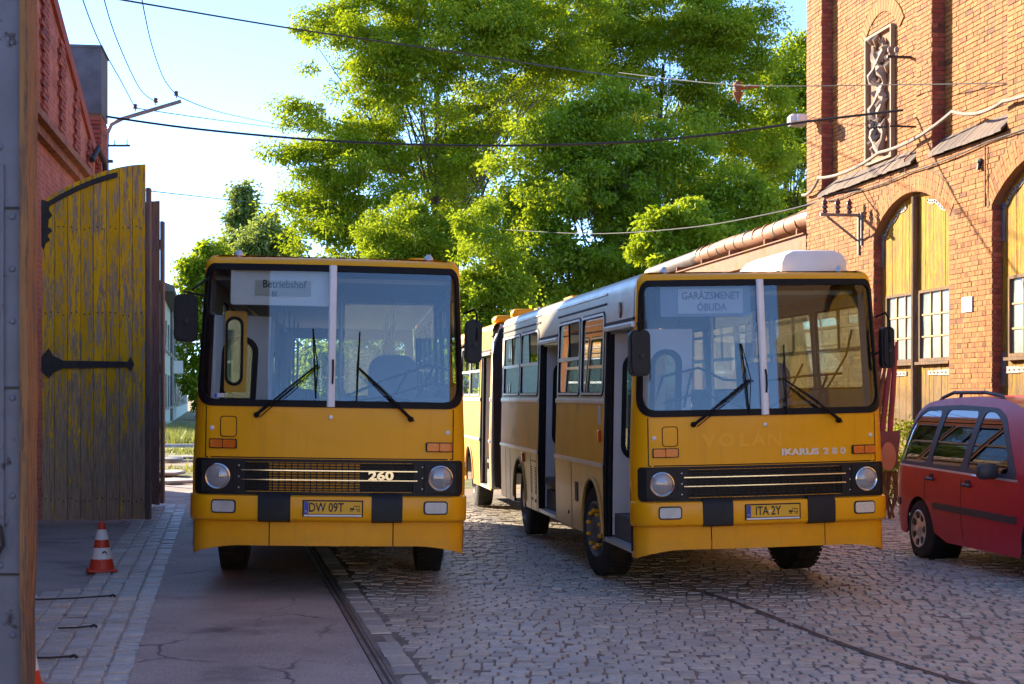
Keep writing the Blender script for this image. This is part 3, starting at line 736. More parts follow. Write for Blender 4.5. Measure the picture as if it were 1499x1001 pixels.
# doors
def hall_door(d, far=False):
    c = (d[0] + d[1]) / 2; OFF = -.15
    for side in (0, 1):
        L0, L1 = (d[0] + .02, c - .03) if side == 0 else (c + .03, d[1] - .02)
        leaf = empty('door_leaf', HL(L0, 0, OFF)); leaf.parent = hall
        lp = HL(L0, 0, OFF)
        fn = lambda w, z, dd: HL(w, z, OFF + dd) - lp
        W0, W1, Z0, Z1 = (L0 + .3, L1 - .08, 2.42, 3.5) if side == 0 else (L0 + .14, L1 - .22, 2.42, 3.5)
        n = 5 if far else 10; pw = (L1 - L0) / n
        ar = lambda w: min(arch_z(w, d) - .015, 9)
        for i in range(n):
            x0 = L0 + i * pw + .004; x1 = L0 + (i + 1) * pw - .004
            parts = [(.02 + random.uniform(0, .05), None)]
            if x1 > W0 and x0 < W1:
                parts = [(.02 + random.uniform(0, .05), Z0 - .03), (Z1 + .03, None)]
            for (za, zb) in parts:
                pl = MB(); top = [(x1, ar(x1)), (x0, ar(x0))] if zb is None else [(x1, zb), (x0, zb)]
                pl.prism([(x0, za), (x1, za)] + top, fn, -.03, random.uniform(0, .008)); pl.build('plank', M['door'], leaf, 0)
        if far: continue
        wnd = MB()
        for (x0, x1, z0, z1) in ((W0 - .04, W1 + .04, Z0 - .05, Z0), (W0 - .04, W1 + .04, Z1, Z1 + .045), (W0 - .045, W0, Z0, Z1), (W1, W1 + .045, Z0, Z1)):
            wnd.prism([(x0, z0), (x1, z0), (x1, z1), (x0, z1)], fn, -.02, .045)
        fr = wnd.build('window_frame', M['doorpost'], leaf, 0)
        bars = MB(); nx, nz = 3, 3
        for i in range(1, nx):
            x = W0 + (W1 - W0) * i / nx; bars.prism([(x - .011, Z0), (x + .011, Z0), (x + .011, Z1), (x - .011, Z1)], fn, -.012, .022)
        for j in range(1, nz):
            q = Z0 + (Z1 - Z0) * j / nz; bars.prism([(W0, q - .012), (W1, q - .012), (W1, q + .012), (W0, q + .012)], fn, -.012, .019)
        bars.build('glazing_bars', M['wframe'], fr, 0).parent = leaf
        for i in range(nx):
            for j in range(nz):
                x0 = W0 + (W1 - W0) * i / nx; x1 = W0 + (W1 - W0) * (i + 1) / nx; z0 = Z0 + (Z1 - Z0) * j / nz; z1 = Z0 + (Z1 - Z0) * (j + 1) / nz
                p = MB(); t = random.uniform(-.004, .004)
                p.add([fn(x0 + .005, z0 + .005, t), fn(x1 - .005, z0 + .005, -t), fn(x1 - .005, z1 - .005, t * .4), fn(x0 + .005, z1 - .005, -t), fn(x0 + .005, z0 + .005, t - .008), fn(x1 - .005, z0 + .005, -t - .008), fn(x1 - .005, z1 - .005, t * .4 - .008), fn(x0 + .005, z1 - .005, -t - .008)],
                      [(0, 1, 2, 3), (7, 6, 5, 4), (0, 4, 5, 1), (1, 5, 6, 2), (2, 6, 7, 3), (3, 7, 4, 0)])
                p.build('pane', M['frosted'], leaf, 0)
        sl = MB(); sl.prism([(W0 - .08, Z0 - .1), (W1 + .08, Z0 - .1), (W1 + .08, Z0 - .055), (W0 - .08, Z0 - .055)], fn, .01, .1); sl.build('window_sill', M['doorpost'], leaf, 0)
        # perforated iron straps: one following the arch, one level
        st = MB(); e = L0 if side == 0 else L1; sg = 1 if side == 0 else -1; n2 = 12
        pts = [(e + sg * (.05 + 1.05 * i / n2), arch_z(e + sg * (.05 + 1.05 * i / n2), d) - .13 - .02 * math.sin(i * 1.3)) for i in range(n2 + 1)]
        for a, b in zip(pts[:-1], pts[1:]):
            st.prism([(a[0], a[1] - .035), (b[0], b[1] - .035), (b[0], b[1] + .035), (a[0], a[1] + .035)], fn, .008, .02)
        st.prism([(e + sg * .01, SPR - .55), (e + sg * .09, SPR - .55), (e + sg * .12, SPR + .02), (e + sg * .02, SPR + .02)], fn, .008, .021)
        st.build('hinge_strap', M['galv'], leaf, 0)
        for i in range(0, n2 + 1, 1):
            rvt = MB(); rvt.lathe([(.018, 0), (.014, .01), (.0, .014)], 6, Matrix.Translation(fn(pts[i][0], pts[i][1], .02)) @ Vector((Hn.x, Hn.y, 0)).to_track_quat('Z', 'Y').to_matrix().to_4x4(), cap=False)
            rvt.build('rivet', M['iron'], leaf)
        st = MB(); st.prism([(e, 2.13), (e + sg * 1.1, 2.15), (e + sg * 1.1, 2.22), (e, 2.24)], fn, .008, .02)
        st.prism([(e, 1.95), (e + sg * .1, 1.95), (e + sg * .13, 2.2), (e + sg * .1, 2.45), (e, 2.45)], fn, .006, .022)
        st.build('hinge_strap', M['galv'], leaf, 0)
        for i in range(7):
            rvt = MB(); rvt.lathe([(.016, 0), (.012, .01), (.0, .013)], 6, Matrix.Translation(fn(e + sg * (.1 + .15 * i), 2.185, .02)) @ Vector((Hn.x, Hn.y, 0)).to_track_quat('Z', 'Y').to_matrix().to_4x4(), cap=False)
            rvt.build('rivet', M['iron'], leaf)
    cp = MB(); cp.tube([HL(c, .0, OFF + .05), HL(c - .012, 2.6, OFF + .055), HL(c, SPR + RISE - .06, OFF + .05)], .06, 10); cp.build('door_post', M['doorpost'], hall)
hall_door(DOORS[0]); hall_door(DOORS[1])
for d in DOORS[2:]:
    b_ = MB(); b_.prism(arch_poly(d), HL, -.33, -.27); b_.build('door_leaf', M['door'], hall, 0)
# framed niche with carved climbing foliage
NW0, NW1, NZ0, NZ1 = 2.76, 3.90, 6.0, 8.22
nb = MB(); nb.prism([(NW0 - .03, NZ0 - .03), (NW1 + .03, NZ0 - .03), (NW1 + .03, NZ1 + .03), (NW0 - .03, NZ1 + .03)], HL, -.222, -.205); nb.build('niche_back', M['niche'], hall, 0)
nf = MB()
for (x0, x1, z0, z1) in ((NW0 - .045, NW0, NZ0 - .045, NZ1 + .045), (NW1, NW1 + .045, NZ0 - .045, NZ1 + .045), (NW0, NW1, NZ0 - .045, NZ0), (NW0, NW1, NZ1, NZ1 + .045)):
    nf.prism([(x0, z0), (x1, z0), (x1, z1), (x0, z1)], HL, -.21, -.13)
nf.build('niche_frame', M['nicheframe'], hall, 0)
rl = MB(); rr_ = random.Random(3)
for kx_ in range(2):
    pts = [HL(NW0 + .57 + .26 * math.sin(i * .62 + kx_ * 2.6), NZ0 + .12 + i * .1, -.16 + .03 * math.sin(i)) for i in range(20)]
    rl.tube(pts, [.07 + .035 * math.sin(i * 1.9 + kx_) for i in range(20)], 7)
for i in range(26):
    w = NW0 + rr_.uniform(.15, .95); z = NZ0 + .1 + i * .08; a = rr_.uniform(-1.2, 1.2); l = rr_.uniform(.16, .32)
    rl.tube([HL(w, z, -.19), HL(w + l * .5 * math.sin(a), z + l * .5 * math.cos(a), -.13), HL(w + l * math.sin(a), z + l * math.cos(a), -.18)], [.02, .065, .01], 6)
rl.build('carved_relief', M['relief'], hall)
ra = MB(); n = 18
for i in range(n):                                     # blind arch over the niche
    a = -1.0 + 2.0 * (i + .5) / n
    q = [(3.33 + r * math.sin(a + s * .05), 7.62 + r * math.cos(a + s * .05)) for r, s in ((.98, -1), (.98, 1), (1.22, 1), (1.22, -1))]
    b_ = MB(); b_.prism(q, HL, -.25, -.192); b_.build('arch_brick', M['brick'], hall, 0)
# number plate on the pier, small rusty anchor
sg = MB(); sg.prism([(7.13, 3.08), (7.48, 3.08), (7.48, 3.31), (7.13, 3.31)], HL, .012, .03); sgn = sg.build('number_plate', M['white2'], hall, 0)
text_obj('1718', .12, M['ink'], 'lettering', hall, HL(7.305, 3.2, .031), (R(90), 0, hang), .95, .001)
an = MB(); an.lathe([(.05, 0), (.06, .03), (.02, .06)], 8, Matrix.Translation(HL(7.75, 5.3, .01)) @ Vector((Hn.x, Hn.y, 0)).to_track_quat('Z', 'Y').to_matrix().to_4x4()); an.tube([HL(7.75, 5.32, .03), HL(7.75, 5.18, .05)], .03, 6); an.build('wall_anchor', M['iron'], hall)
dp = MB(); dp.tube([HL(7.95, 5.5, .04), HL(7.95, 4.6, .04)], .012, 6); dp.build('wire_conduit', M['rust'], hall)
# things fixed on the hall
def hthing(name, label, cat): return tag(empty(name), label, cat)
t = hthing('insulator_rack', 'rusty steel rack with three brown insulators on the brick hall wall', 'insulator rack')
rw = 2.84
rk = MB(); rk.box(HW(rw, 5.06, .36), (.07, .78, .05), hang); rk.box(HW(rw, 4.72, .02), (.06, .05, .75), hang); rk.box(HW(rw + .14, 4.8, .02), (.03, .04, .6), hang)
rk.tube([HW(rw, 5.03, .62), HW(rw, 4.6, .05)], .022, 6); rk.build('bracket', M['galv'], t)
for oo in (.66, .42, .2):
    ins = MB(); ins.lathe([(.02, 0), (.05, .02), (.05, .05), (.025, .07), (.055, .1), (.055, .13), (.028, .15), (.055, .18), (.05, .21), (.02, .24), (.018, .27)], 12, Matrix.Translation(HW(rw, 5.085, oo))); ins.build('insulator', M['porcelain'], t)
tr = MB(); tr.tube([HW(rw, 5.38, .72), HW(rw, 5.46, .3), HW(rw + .1, 5.52, .02)], .016, 6); tr.tube([HW(rw - .2, 5.36, .7), HW(rw, 5.4, .68), HW(rw + .3, 5.5, .1)], .012, 6); tr.build('jumper_wire', M['cable'], t)
t = hthing('wall_bracket', 'small iron arm with two glass insulators high on the brick wall', 'bracket')
bw_ = 4.62
rk = MB(); rk.box(HW(bw_, 7.53, -.02), (.05, .46, .04), hang); rk.build('arm', M['iron'], t)
for oo in (.16, .04):
    ins = MB(); ins.lathe([(.015, 0), (.015, .05), (.04, .06), (.045, .12), (.02, .15)], 10, Matrix.Translation(HW(bw_, 7.55, oo))); ins.build('insulator', M['galv'], t)
t = hthing('cable_anchor', 'chain-ended cable anchor hook on the brick hall above the first arched door', 'hook')
rk = MB(); rk.tube([HW(4.95, 6.3, -.2), HW(4.95, 6.3, .3)], .018, 6)
for i in range(8): rk.tube([HW(4.9 - .02 * i, 6.3 - .004 * i + .012 * (-1) ** i, .3 + .04 * i), HW(4.9 - .02 * i, 6.3 - .012 * (-1) ** i, .34 + .04 * i)], .016, 6)
rk.build('hook', M['iron'], t)
dp = MB(); dp.tube([HW(4.99, 6.28, -.17), HW(4.99, 5.96, -.17), HW(4.99, 5.74, .06), HW(4.99, 5.5, .03)], .014, 6); dp.build('drop_wire', M['rust'], t)
def swag(name, pts, r, label, mat='conduit', sag=0.0, n=10):
    P = []
    for a, b in zip(pts[:-1], pts[1:]):
        for i in range(n):
            s = i / n; q = a.lerp(b, s); q.z -= 4 * sag * s * (1 - s); P.append(q)
    P.append(pts[-1]); m_ = MB(); m_.tube(P, r, 7); o = m_.build(name, M[mat]); tag(o, label, 'cable'); return o
swag('wall_cable', [HW(.02, 5.78, .1), HW(1.0, 5.98, .12), HW(4.05, 6.0, .12), HW(7.0, 6.18, .12), HW(8.7, 6.02, .12), HW(11.5, 6.15, .12)], .03, 'thick pale cable sagging along the brick wall between hooks', 'conduit', .1)
swag('wall_cable', [HW(1.2, 5.52, .05), HW(2.6, 5.5, .05), HW(5.2, 5.5, .05), HW(8.0, 5.55, .05), HW(11.5, 5.6, .05)], .012, 'thin dark cable running just below the tiled ledges', 'cable', .03)
fl = hthing('floodlight', 'pale box floodlight fixed at the far corner of the brick hall', 'floodlight')
fp = at(1167, 175, 30.6)
b_ = MB(); b_.box(fp, (.34, .3, .2), .15, .05); b_.build('housing', M['lamp'], fl)
b_ = MB(); b_.box(fp + Vector((.06, -.17, -.0)), (.2, .1, .14), .15, .02); b_.build('control_gear', M['white'], fl)
b_ = MB(); b_.box(fp + Vector((-.0, .0, -.115)), (.3, .26, .03), .15, .01); b_.build('diffuser', M['frosted'], fl)
b_ = MB(); b_.tube([fp + Vector((.1, .05, 0)), fp + Vector((.34, .12, .0))], .02, 6); b_.build('arm', M['galv'], fl)

# pipe bridge beyond the hall
def SW(w, z, off=0.0): return HW(w, z - HZ, off)        # same street line, negative w = beyond the hall
pb = tag(empty('pipe_bridge'), 'rusty lagged pipe on an orange beam running from the brick hall', 'pipe bridge')
b_ = MB(); pts = [SW(-w, 5.42 + .02 * math.sin(w * 1.3) + (.03 if w < 1 else 0), -.24) for w in [x * .5 - .3 for x in range(0, 19)]]
b_.tube(pts, .19, 16); b_.build('lagged_pipe', M['rustpipe'], pb)
for i in range(12):
    q = SW(-.2 - i * .72, 5.43, -.24); b_ = MB(); b_.tube([q + Vector((0, -.03, 0)), q + Vector((-.01, .03, 0))], .2, 16); b_.build('pipe_band', M['galv'] if i % 3 == 0 else M['rustpipe'], pb)
b_ = MB(); b_.tube([SW(-8.5, 5.43, -.24), SW(-9.2, 5.38, -.24), SW(-9.4, 5.4, -.26), SW(-14, 5.35, -.24)], .2, 14); b_.build('dark_pipe', M['darkpipe'], pb)
b_ = MB(); b_.box(SW(-7.6, 4.92, .0), (15.2, .05, .34), hang); b_.box(SW(-7.6, 5.1, .0), (15.2, .16, .025), hang); b_.box(SW(-7.6, 4.745, .0), (15.2, .16, .025), hang); b_.build('beam', M['orangebeam'], pb)
b_ = MB(); b_.tube([SW(-.05, 4.55, .05), SW(-12, 4.5, .05)], .045, 8); b_.build('white_pipe', M['white'], pb)
b_ = MB(); b_.box(SW(-7.6, 4.85, -.35), (15.2, .04, .2), hang); b_.build('rear_beam', M['rust'], pb)
for w in (-.5, -2.6, -5.2, -7.6, -10, -12.5):
    b_ = MB(); b_.box(SW(w, 5.17, -.1), (.1, .3, .14), hang, .02); b_.build('pipe_saddle', M['rust'], pb)
for w in (-4.2, -9.2, -14.5):
    b_ = MB(); b_.box(SW(w, 2.35, -.1), (.18, .18, 4.75), hang); b_.build('column', M['rust'], pb)
lw_ = tag(empty('boundary_wall'), 'low brick wall with tiled coping beyond the brick hall', 'wall')
b_ = MB(); b_.box(SW(-7.5, 1.9, -1.6), (15, .3, 3.9), hang); b_.build('wall', M['brick'], lw_)
b_ = MB(); b_.box(SW(-7.5, 3.9, -1.6), (15, .5, .12), hang); b_.build('coping', M['tile'], lw_)

# ------------------------------------------------------------------ gate building
GA = Vector((LF(31.5), 31.5)); GZ = .1
def GW(w, z, off=0.0):                                   # w from the far end towards the camera, off out into the yard
    p = GA + He * w - Hn * off; return Vector((p.x, p.y, z + GZ))
gbd = empty('gate_building', GW(0, 0)); tag(gbd, 'red brick depot with stepped gable and salmon walls beside the open gates', 'building')
GP = GW(0, 0)
def GL(w, z, off=0.0): return GW(w, z, off) - GP
GD = [(2.85 + 3.55 * i + (0 if i < 1 else 0), 5.95 + 3.55 * i) for i in range(8)]
GD = [(2.9, 5.95), (9.7, 12.8), (16.5, 19.6), (23.3, 26.4)]
P = [(0, -.3)]
for d in GD: P += [(d[0], -.3)] + [(d[0] + (d[1] - d[0]) * i / 12, arch_z(d[0] + (d[1] - d[0]) * i / 12, d)) for i in range(13)] + [(d[1], -.3)]
P += [(28, -.3), (28, 6.4), (16.0, 6.4), (9.6, 8.15), (1.2, 5.95), (0, 5.95)]
panel_flat('wall', GL, P, [], M['pink'], gbd, .45)
b_ = MB(); b_.prism([(-9, 0), (0, 0), (0, 5.8), (-9, 5.8)], lambda a, c, d: GL(d, c, a), .02, .3); b_.build('end_wall', M['brickred_and_shade'], gbd, 0)
b_ = MB(); b_.prism([(0, 0), (28, 0), (28, 6.3), (16, 6.3), (9.6, 8.0), (1.2, 5.8), (0, 5.8)], GL, -9, -8.6); b_.build('rear_wall', M['brickred_and_shade'], gbd, 0)
for (a, b, za, zb) in ((9.6, 16, 8.1, 6.35), (9.6, -.1, 8.1, 5.56), (16, 28, 6.35, 6.35)):
    b_ = MB(); b_.add([GL(a, za, -.2), GL(b, zb, -.2), GL(b, zb, -9), GL(a, za, -9), GL(a, za - .08, -.2), GL(b, zb - .08, -.2), GL(b, zb - .08, -9), GL(a, za - .08, -9)], [(0, 1, 2, 3), (4, 5, 6, 7), (0, 1, 5, 4), (2, 3, 7, 6)]); b_.build('roof', M['roofing'], gbd, 0)
b_ = MB(); b_.prism([(9.6, 8.15), (9.6, 8.4), (1.2, 6.2), (1.2, 5.95)], GL, -.5, .05); b_.prism([(9.6, 8.15), (9.6, 8.4), (16, 6.65), (16, 6.4)], GL, -.5, .05); b_.build('coping', M['brickred_and_shade'], gbd, 0)
b_ = MB(); b_.prism([(-.3, 5.55), (28, 5.55), (28, 5.66), (-.3, 5.66)], GL, .003, .22); b_.prism([(-.3, 5.42), (28, 5.42), (28, 5.55), (-.3, 5.55)], GL, .003, .11); b_.build('cornice', M['rust'], gbd, 0)
gbv = []
for q in range(6):
    b_ = MB(); b_.box((0, 0, 0), (1, .09, .07), 0, 0); gbv.append(b_.mesh('brick', M['brickred_and_shade'], 0))
nb_ = 0
for ws in (3.0, 4.9, 6.8, 8.7, 10.6):
    zt = 5.95 + (8.15 - 5.95) * (ws - 1.2) / 8.4 if ws < 9.6 else 7.9
    z = 5.7; k = 0
    while z < zt + 1.2 and nb_ < 290:
        if z < zt - .02:
            wd = .5 + (.24 if (k // 3) % 2 and z > zt - 1.1 else 0)
            for j in range(2):
                link('brick', random.choice(gbv), gbd, GL(ws + (j - .5) * wd / 2 + (.06 if k % 2 else -.06), z, .0), (0, 0, hang), (wd / 2 - .015, 1, 1)); nb_ += 1
        z += .085; k += 1
# end pier: brick shaft with cement cap, proud of the front
pw0, pw1 = .9, 2.0
PY = GW(2.0, 0, 0).y
pc = MB(); pc.box(GL(1.35, 3.2, -.22), (1.1, .6, 6.4), hang); pc.build('pier', M['mortar'], gbd)
pc = MB(); pc.box(GL(1.35, 6.1, -.22), (1.12, .62, 2.0), hang); pc.build('pier_shaft', M['mortar'], gbd)
pc = MB(); pc.box(GL(1.35, 7.72, -.22), (1.16, .66, 1.24), hang); pc.box(GL(1.35, 8.36, -.22), (1.2, .7, .05), hang); pc.build('pier_cap', M['slate'], gbd)
z = 4.9; k = 0
while z < 7.0:
    for j in range(3 if k % 2 else 2):
        l = .21 if k % 2 else .315
        o0 = -.535 + (j + .5) * l
        link('brick', random.choice(gbv), gbd, GL(1.92, z + .03, o0), (0, 0, hang + PI / 2), (l - .014, 1, 1))
    for j in range(4): link('brick', random.choice(gbv), gbd, GL(.8 + .28 * (j + .5), z + .03, .06), (0, 0, hang), (.265, 1, 1)) if j < 4 and z > 5.7 else None
    z += .083; k += 1
cd = MB(); cd.tube([GL(3.4, 6.0, .1), GL(2.9, 6.3, .16), GL(2.4, 6.1, .22), GL(2.2, 5.6, .24)], .05, 8); cd.build('bent_conduit', M['cable'], gbd)

# open gate leaves standing out from the front
def gate_leaf(Y, width, mat, label, dirx=1.0, nplk=8, straps=True, rz=0.0, H=5.0):
    hx = LF(Y) + .12; z0 = gz(hx + .8, Y) + .03
    t = tag(empty('gate_leaf', (hx, Y, z0), (0, 0, rz)), label, 'gate leaf', None)
    top = lambda x: H - .52 * max(0, 1 - x / width) ** 1.8
    pw = width / nplk
    for i in range(nplk):
        x0 = i * pw + .004; x1 = (i + 1) * pw - .004; j = random.uniform(0, .012)
        b_ = MB(); b_.prism([(x0, random.uniform(0, .04)), (x1, random.uniform(0, .04)), (x1, top(x1)), (x0, top(x0))], lambda a, b, d: (a, d, b), -.03 - j, .01); b_.build('plank', mat, t, 0)
    b_ = MB()
    for zz in (.25, 2.2, 4.2): b_.box((width / 2, .045, zz), (width - .02, .06, .16))
    b_.build('rail', M['gatedark'], t)
    for zz in (.3, 2.9, 4.1):
        for i in range(nplk):
            for dx in (.3, .7):
                nl = MB(); nl.lathe([(.011, 0), (.008, .006), (.001, .007)], 6, Matrix.Translation(((i + dx) * pw, -.041, zz + random.uniform(-.03, .03))) @ Matrix.Rotation(R(90), 4, 'X'), cap=False); nl.build('nail', M['iron'], t)
    b_ = MB(); b_.box((width + .035, .03, (H - .3) / 2), (.06, .12, H - .35), 0, .01); b_.build('edge_batten', M['gatedark'], t)
    if straps:
        b_ = MB(); pts = [(x, top(x) - .1) for x in [.02 + (width * .72) * i / 14 for i in range(15)]]
        for a, b in zip(pts[:-1], pts[1:]): b_.prism([(a[0], a[1] - .045), (b[0], b[1] - .04), (b[0], b[1] + .03), (a[0], a[1] + .035)], lambda a, b, d: (a, d, b), -.065, -.046)
        b_.prism([(0, 3.86), (.03, 3.8), (.06, 3.9), (.12, 3.93), (.08, 4.0), (.15, 4.06), (.09, 4.12), (.1, 4.22), (.15, 4.28), (.1, 4.36), (.13, 4.46), (0, 4.5)], lambda a, b, d: (a, d, b), -.066, -.045); b_.build('hinge_strap', M['iron'], t, 0)
        b_ = MB(); b_.prism([(0, 2.1), (.1, 2.0), (.16, 2.08), (.3, 2.14), (1.2, 2.16), (1.24, 2.1), (1.29, 2.2), (1.24, 2.3), (1.2, 2.235), (.3, 2.25), (.16, 2.32), (.1, 2.42), (0, 2.3)], lambda a, b, d: (a, d, b), -.066, -.045); b_.build('hinge_strap', M['iron'], t, 0)
        for i in range(6):
            b_ = MB(); b_.lathe([(.022, 0), (.018, .012), (.0, .016)], 7, Matrix.Translation((.1 + .2 * i, -.066, 2.195)) @ Matrix.Rotation(R(90), 4, 'X'), cap=False); b_.build('bolt', M['iron'], t)
    return t
gate_leaf(22.0, 1.44, M['gate'], 'tall open gate leaf of peeling yellow boards with black strap hinges', rz=R(1.2))
gate_leaf(25.3, 1.4, M['gatedark'], 'dark weathered gate leaf standing behind the peeling yellow one', straps=False, rz=R(1.5), H=4.9)
# nearest leaf: only its free edge shows, steel clad with a timber lipping
t = tag(empty('gate_leaf', (0, 9.0, 0)), 'nearby gate leaf edge clad in riveted blue-grey steel with worn timber lipping', 'gate leaf')
xr = (30 - 749.5) / F * 9.0
b_ = MB(); b_.box((xr - .75, .08, 2.55), (1.5, .08, 5.0)); b_.build('boards', M['gatedark'], t)
b_ = MB(); b_.box((xr - .13, .02, 2.55), (.26, .02, 5.0), 0, .004); b_.build('steel_band', M['paintgrey'], t)
b_ = MB(); b_.box((xr - .118, .0, 2.1), (.05, .018, 2.2), 0, .004); b_.build('steel_flange', M['paintgrey'], t)
b_ = MB(); n = 16
prof = [(.0 + .006 * math.sin(i * 2.3) - (.02 if i < 4 else 0) * (4 - i) / 4, 5.0 * i / n + .02) for i in range(n + 1)]
b_.prism([(xr + .004, .02)] + [(xr + .05 + p[0], p[1]) for p in prof] + [(xr + .004, 5.02)], lambda a, b, d: (a, d, b), -.03, .16); b_.build('timber_edge', M['woodedge'], t, 0)
for i, zz in enumerate((.5, .9, 1.3, 1.62, 1.86, 2.1, 2.3, 2.45, 2.6, 2.75, 2.9, 3.3, 3.9)):
    b_ = MB(); b_.lathe([(.02, 0), (.018, .008), (.01, .014), (0, .015)], 9, Matrix.Translation((xr - .05 - (.07 if i % 2 else 0), .0095, zz)) @ Matrix.Rotation(R(90), 4, 'X'), cap=False); b_.build('rivet', M['paintgrey'], t)
for zz in (1.92, 2.95, .85):
    b_ = MB(); b_.box((xr - .1, .004, zz), (.2, .012, .012)); b_.build('plate_seam', M['iron'], t)
b_ = MB(); b_.tube([(xr - .14, -.01, 1.15), (xr - .1, -.04, 1.12), (xr - .09, -.03, 1.02), (xr - .13, -.02, .95)], .012, 7); b_.build('latch_hook', M['iron'], t)
# ------------------------------------------------------------------ buses
# plan outline of half the body, by arc length from the middle of the front
_S = [0.0]; _X = [0.0]; _Y = [0.0]; _T = [0.0]
_ds = .005; th = 0.0; x = y = 0.0; s = 0.0
while th < PI / 2:
    kcur = 1 / 7.0 if s < 1.02 else 1 / .2
    th = min(PI / 2, th + kcur * _ds); x += math.cos(th) * _ds; y += math.sin(th) * _ds; s += _ds
    _S.append(s); _X.append(x); _Y.append(y); _T.append(th)
_k = 1.25 / _X[-1]; _X = [q * _k for q in _X]
_S = np.array(_S); _X = np.array(_X); _Y = np.array(_Y); _T = np.array(_T); SE_ = float(_S[-1]); YE = float(_Y[-1])
VR = 3.015; RR = .105; VTOP = VR + RR * PI / 2
def BP(s, v, off=0.0):
    a = abs(s); sg = 1 if s >= 0 else -1
    if a >= SE_: x, y, t = 1.25, YE + a - SE_, PI / 2
    else: x = float(np.interp(a, _S, _X)); y = float(np.interp(a, _S, _Y)); t = float(np.interp(a, _S, _T))
    if v <= VR: z = v; ph = 0.0
    else: ph = (v - VR) / RR; z = VR + RR * math.sin(ph)
    q = z - 1.7
    lean = .085 * max(0, q) + (.012 * (1.7 - z) if False else 0)
    tum = .047 * max(0, z - 1.215)
    c2 = math.cos(t) ** 2
    ins = c2 * lean + (1 - c2) * tum + RR * (1 - math.cos(ph)) * (1 + .8 * c2)
    o = off * math.cos(ph) - ins
    return Vector((sg * (x + math.sin(t) * o), y - math.cos(t) * o, z + off * math.sin(ph)))
def SY(y): return SE_ + y - YE                     # arc length of a point y metres back on the side
def grid_s(lo, hi):
    g = [k * .15 for k in range(-6, 7)] + [sg * (1.0 + k * .028) for k in range(0, 13) for sg in (-1, 1)]
    a = SE_ + .3
    while a < max(abs(lo), abs(hi)): g += [a, -a]; a += .6
    return [q for q in g if lo < q < hi]
GV = [.4 + .13 * k for k in range(0, 20)] + [VR - .02 + .03 * k for k in range(0, 9)]
def bpanel(name, outline, holes, mat, parent, t=.03, inner=None, off=0.0, d=.07, rim=None):
    lo = min(p[0] for p in outline); hi = max(p[0] for p in outline)
    return panel(name, BP, outline, holes, mat, parent, t, inner, d, off, grid_s(lo, hi), GV, rim)
def sweep_s(mb, s0, s1, prof, n=40, flush=False):
    """closed profile (off, v) swept along the body outline"""
    k = len(prof); vs = []; fs = []
    ss = [s0 + (s1 - s0) * i / n for i in range(n + 1)]
    for s in ss:
        for (o, v) in prof:
            if flush and o > 0: o = o * (.18 + .82 * math.cos(float(np.interp(abs(s), _S, _T))) ** 2) + .004
            vs.append(BP(s, v, o))
    for i in range(n):
        for j in range(k): fs.append((i * k + j, i * k + (j + 1) % k, (i + 1) * k + (j + 1) % k, (i + 1) * k + j))
    fs.append(tuple(range(k))[::-1]); fs.append(tuple(n * k + j for j in range(k)))
    return mb.add(vs, fs)
def front_m(s, v, off=0.0, rx=90):
    """frame on the front: local z points out of the bodywork"""
    p = BP(s, v, off); e = .01
    n = (BP(s, v, off + e) - p).normalized(); u = (BP(s + e, v, off) - p).normalized(); w = n.cross(u)
    return Matrix(((u.x, w.x, n.x, p.x), (u.y, w.y, n.y, p.y), (u.z, w.z, n.z, p.z), (0, 0, 0, 1)))
def wheel(parent, x, y, sgn, r=.49, w=.3, hub='steel', capped=False, steer=0.0):
    m = Matrix.Translation((x, y, r)) @ Matrix.Rotation(steer, 4, 'Z') @ Matrix.Rotation(sgn * PI / 2, 4, 'Y')
    e = empty('wheel'); e.parent = parent
    b = MB(); b.lathe([(r * .6, -w / 2), (r * .72, -w / 2 - .005), (r * .93, -w / 2 + .015), (r, -w / 2 + .05), (r, w / 2 - .05), (r * .93, w / 2 - .015), (r * .72, w / 2 + .005), (r * .6, w / 2)], 40, m, cap=False); b.build('tyre', M['tyre'], e)
    b = MB(); b.lathe([(r * .6, -w / 2), (r * .61, w / 2 - .0), (r * .57, w / 2 + .012), (r * .52, w / 2 - .02), (r * .46, w / 2 - .07), (r * .3, w / 2 - .04), (r * .26, w / 2 + .01), (0.001, w / 2 + .02)], 32, m, cap=False); b.build('rim', M[hub], e)
    if capped:
        for i in range(10):
            a = 2 * PI * i / 10; q = m @ Matrix.Translation((r * .4 * math.cos(a), r * .4 * math.sin(a), w / 2 - .06))
            b = MB(); b.lathe([(.017, .02), (.018, .06), (.024, .068), (.024, .085), (.014, .1), (.002, .101)], 9, q, cap=False); b.build('wheel_nut_cap', M['yellow'], e)
    b = MB()
    for i in range(48):                                  # tread blocks
        a = 2 * PI * i / 48
        for zz in (-.09, 0, .09):
            bm_ = m @ Matrix.Rotation(a + (zz * .4), 4, 'Z') @ Matrix.Translation((r + .002, 0, zz)); b.box((0, 0, 0), (.012, .042, .075), m=bm_)
    b.build('tread', M['tyre'], e, 0)
    return e

GASK = rrect(-1.205, 1.735, 1.205, 3.035, [.2, .2, .15, .15], 9)
def inner_ring(w): return rrect(-1.205 + w, 1.735 + w, 1.205 - w, 3.035 - w * .9, [.16, .16, .11, .11], 9)

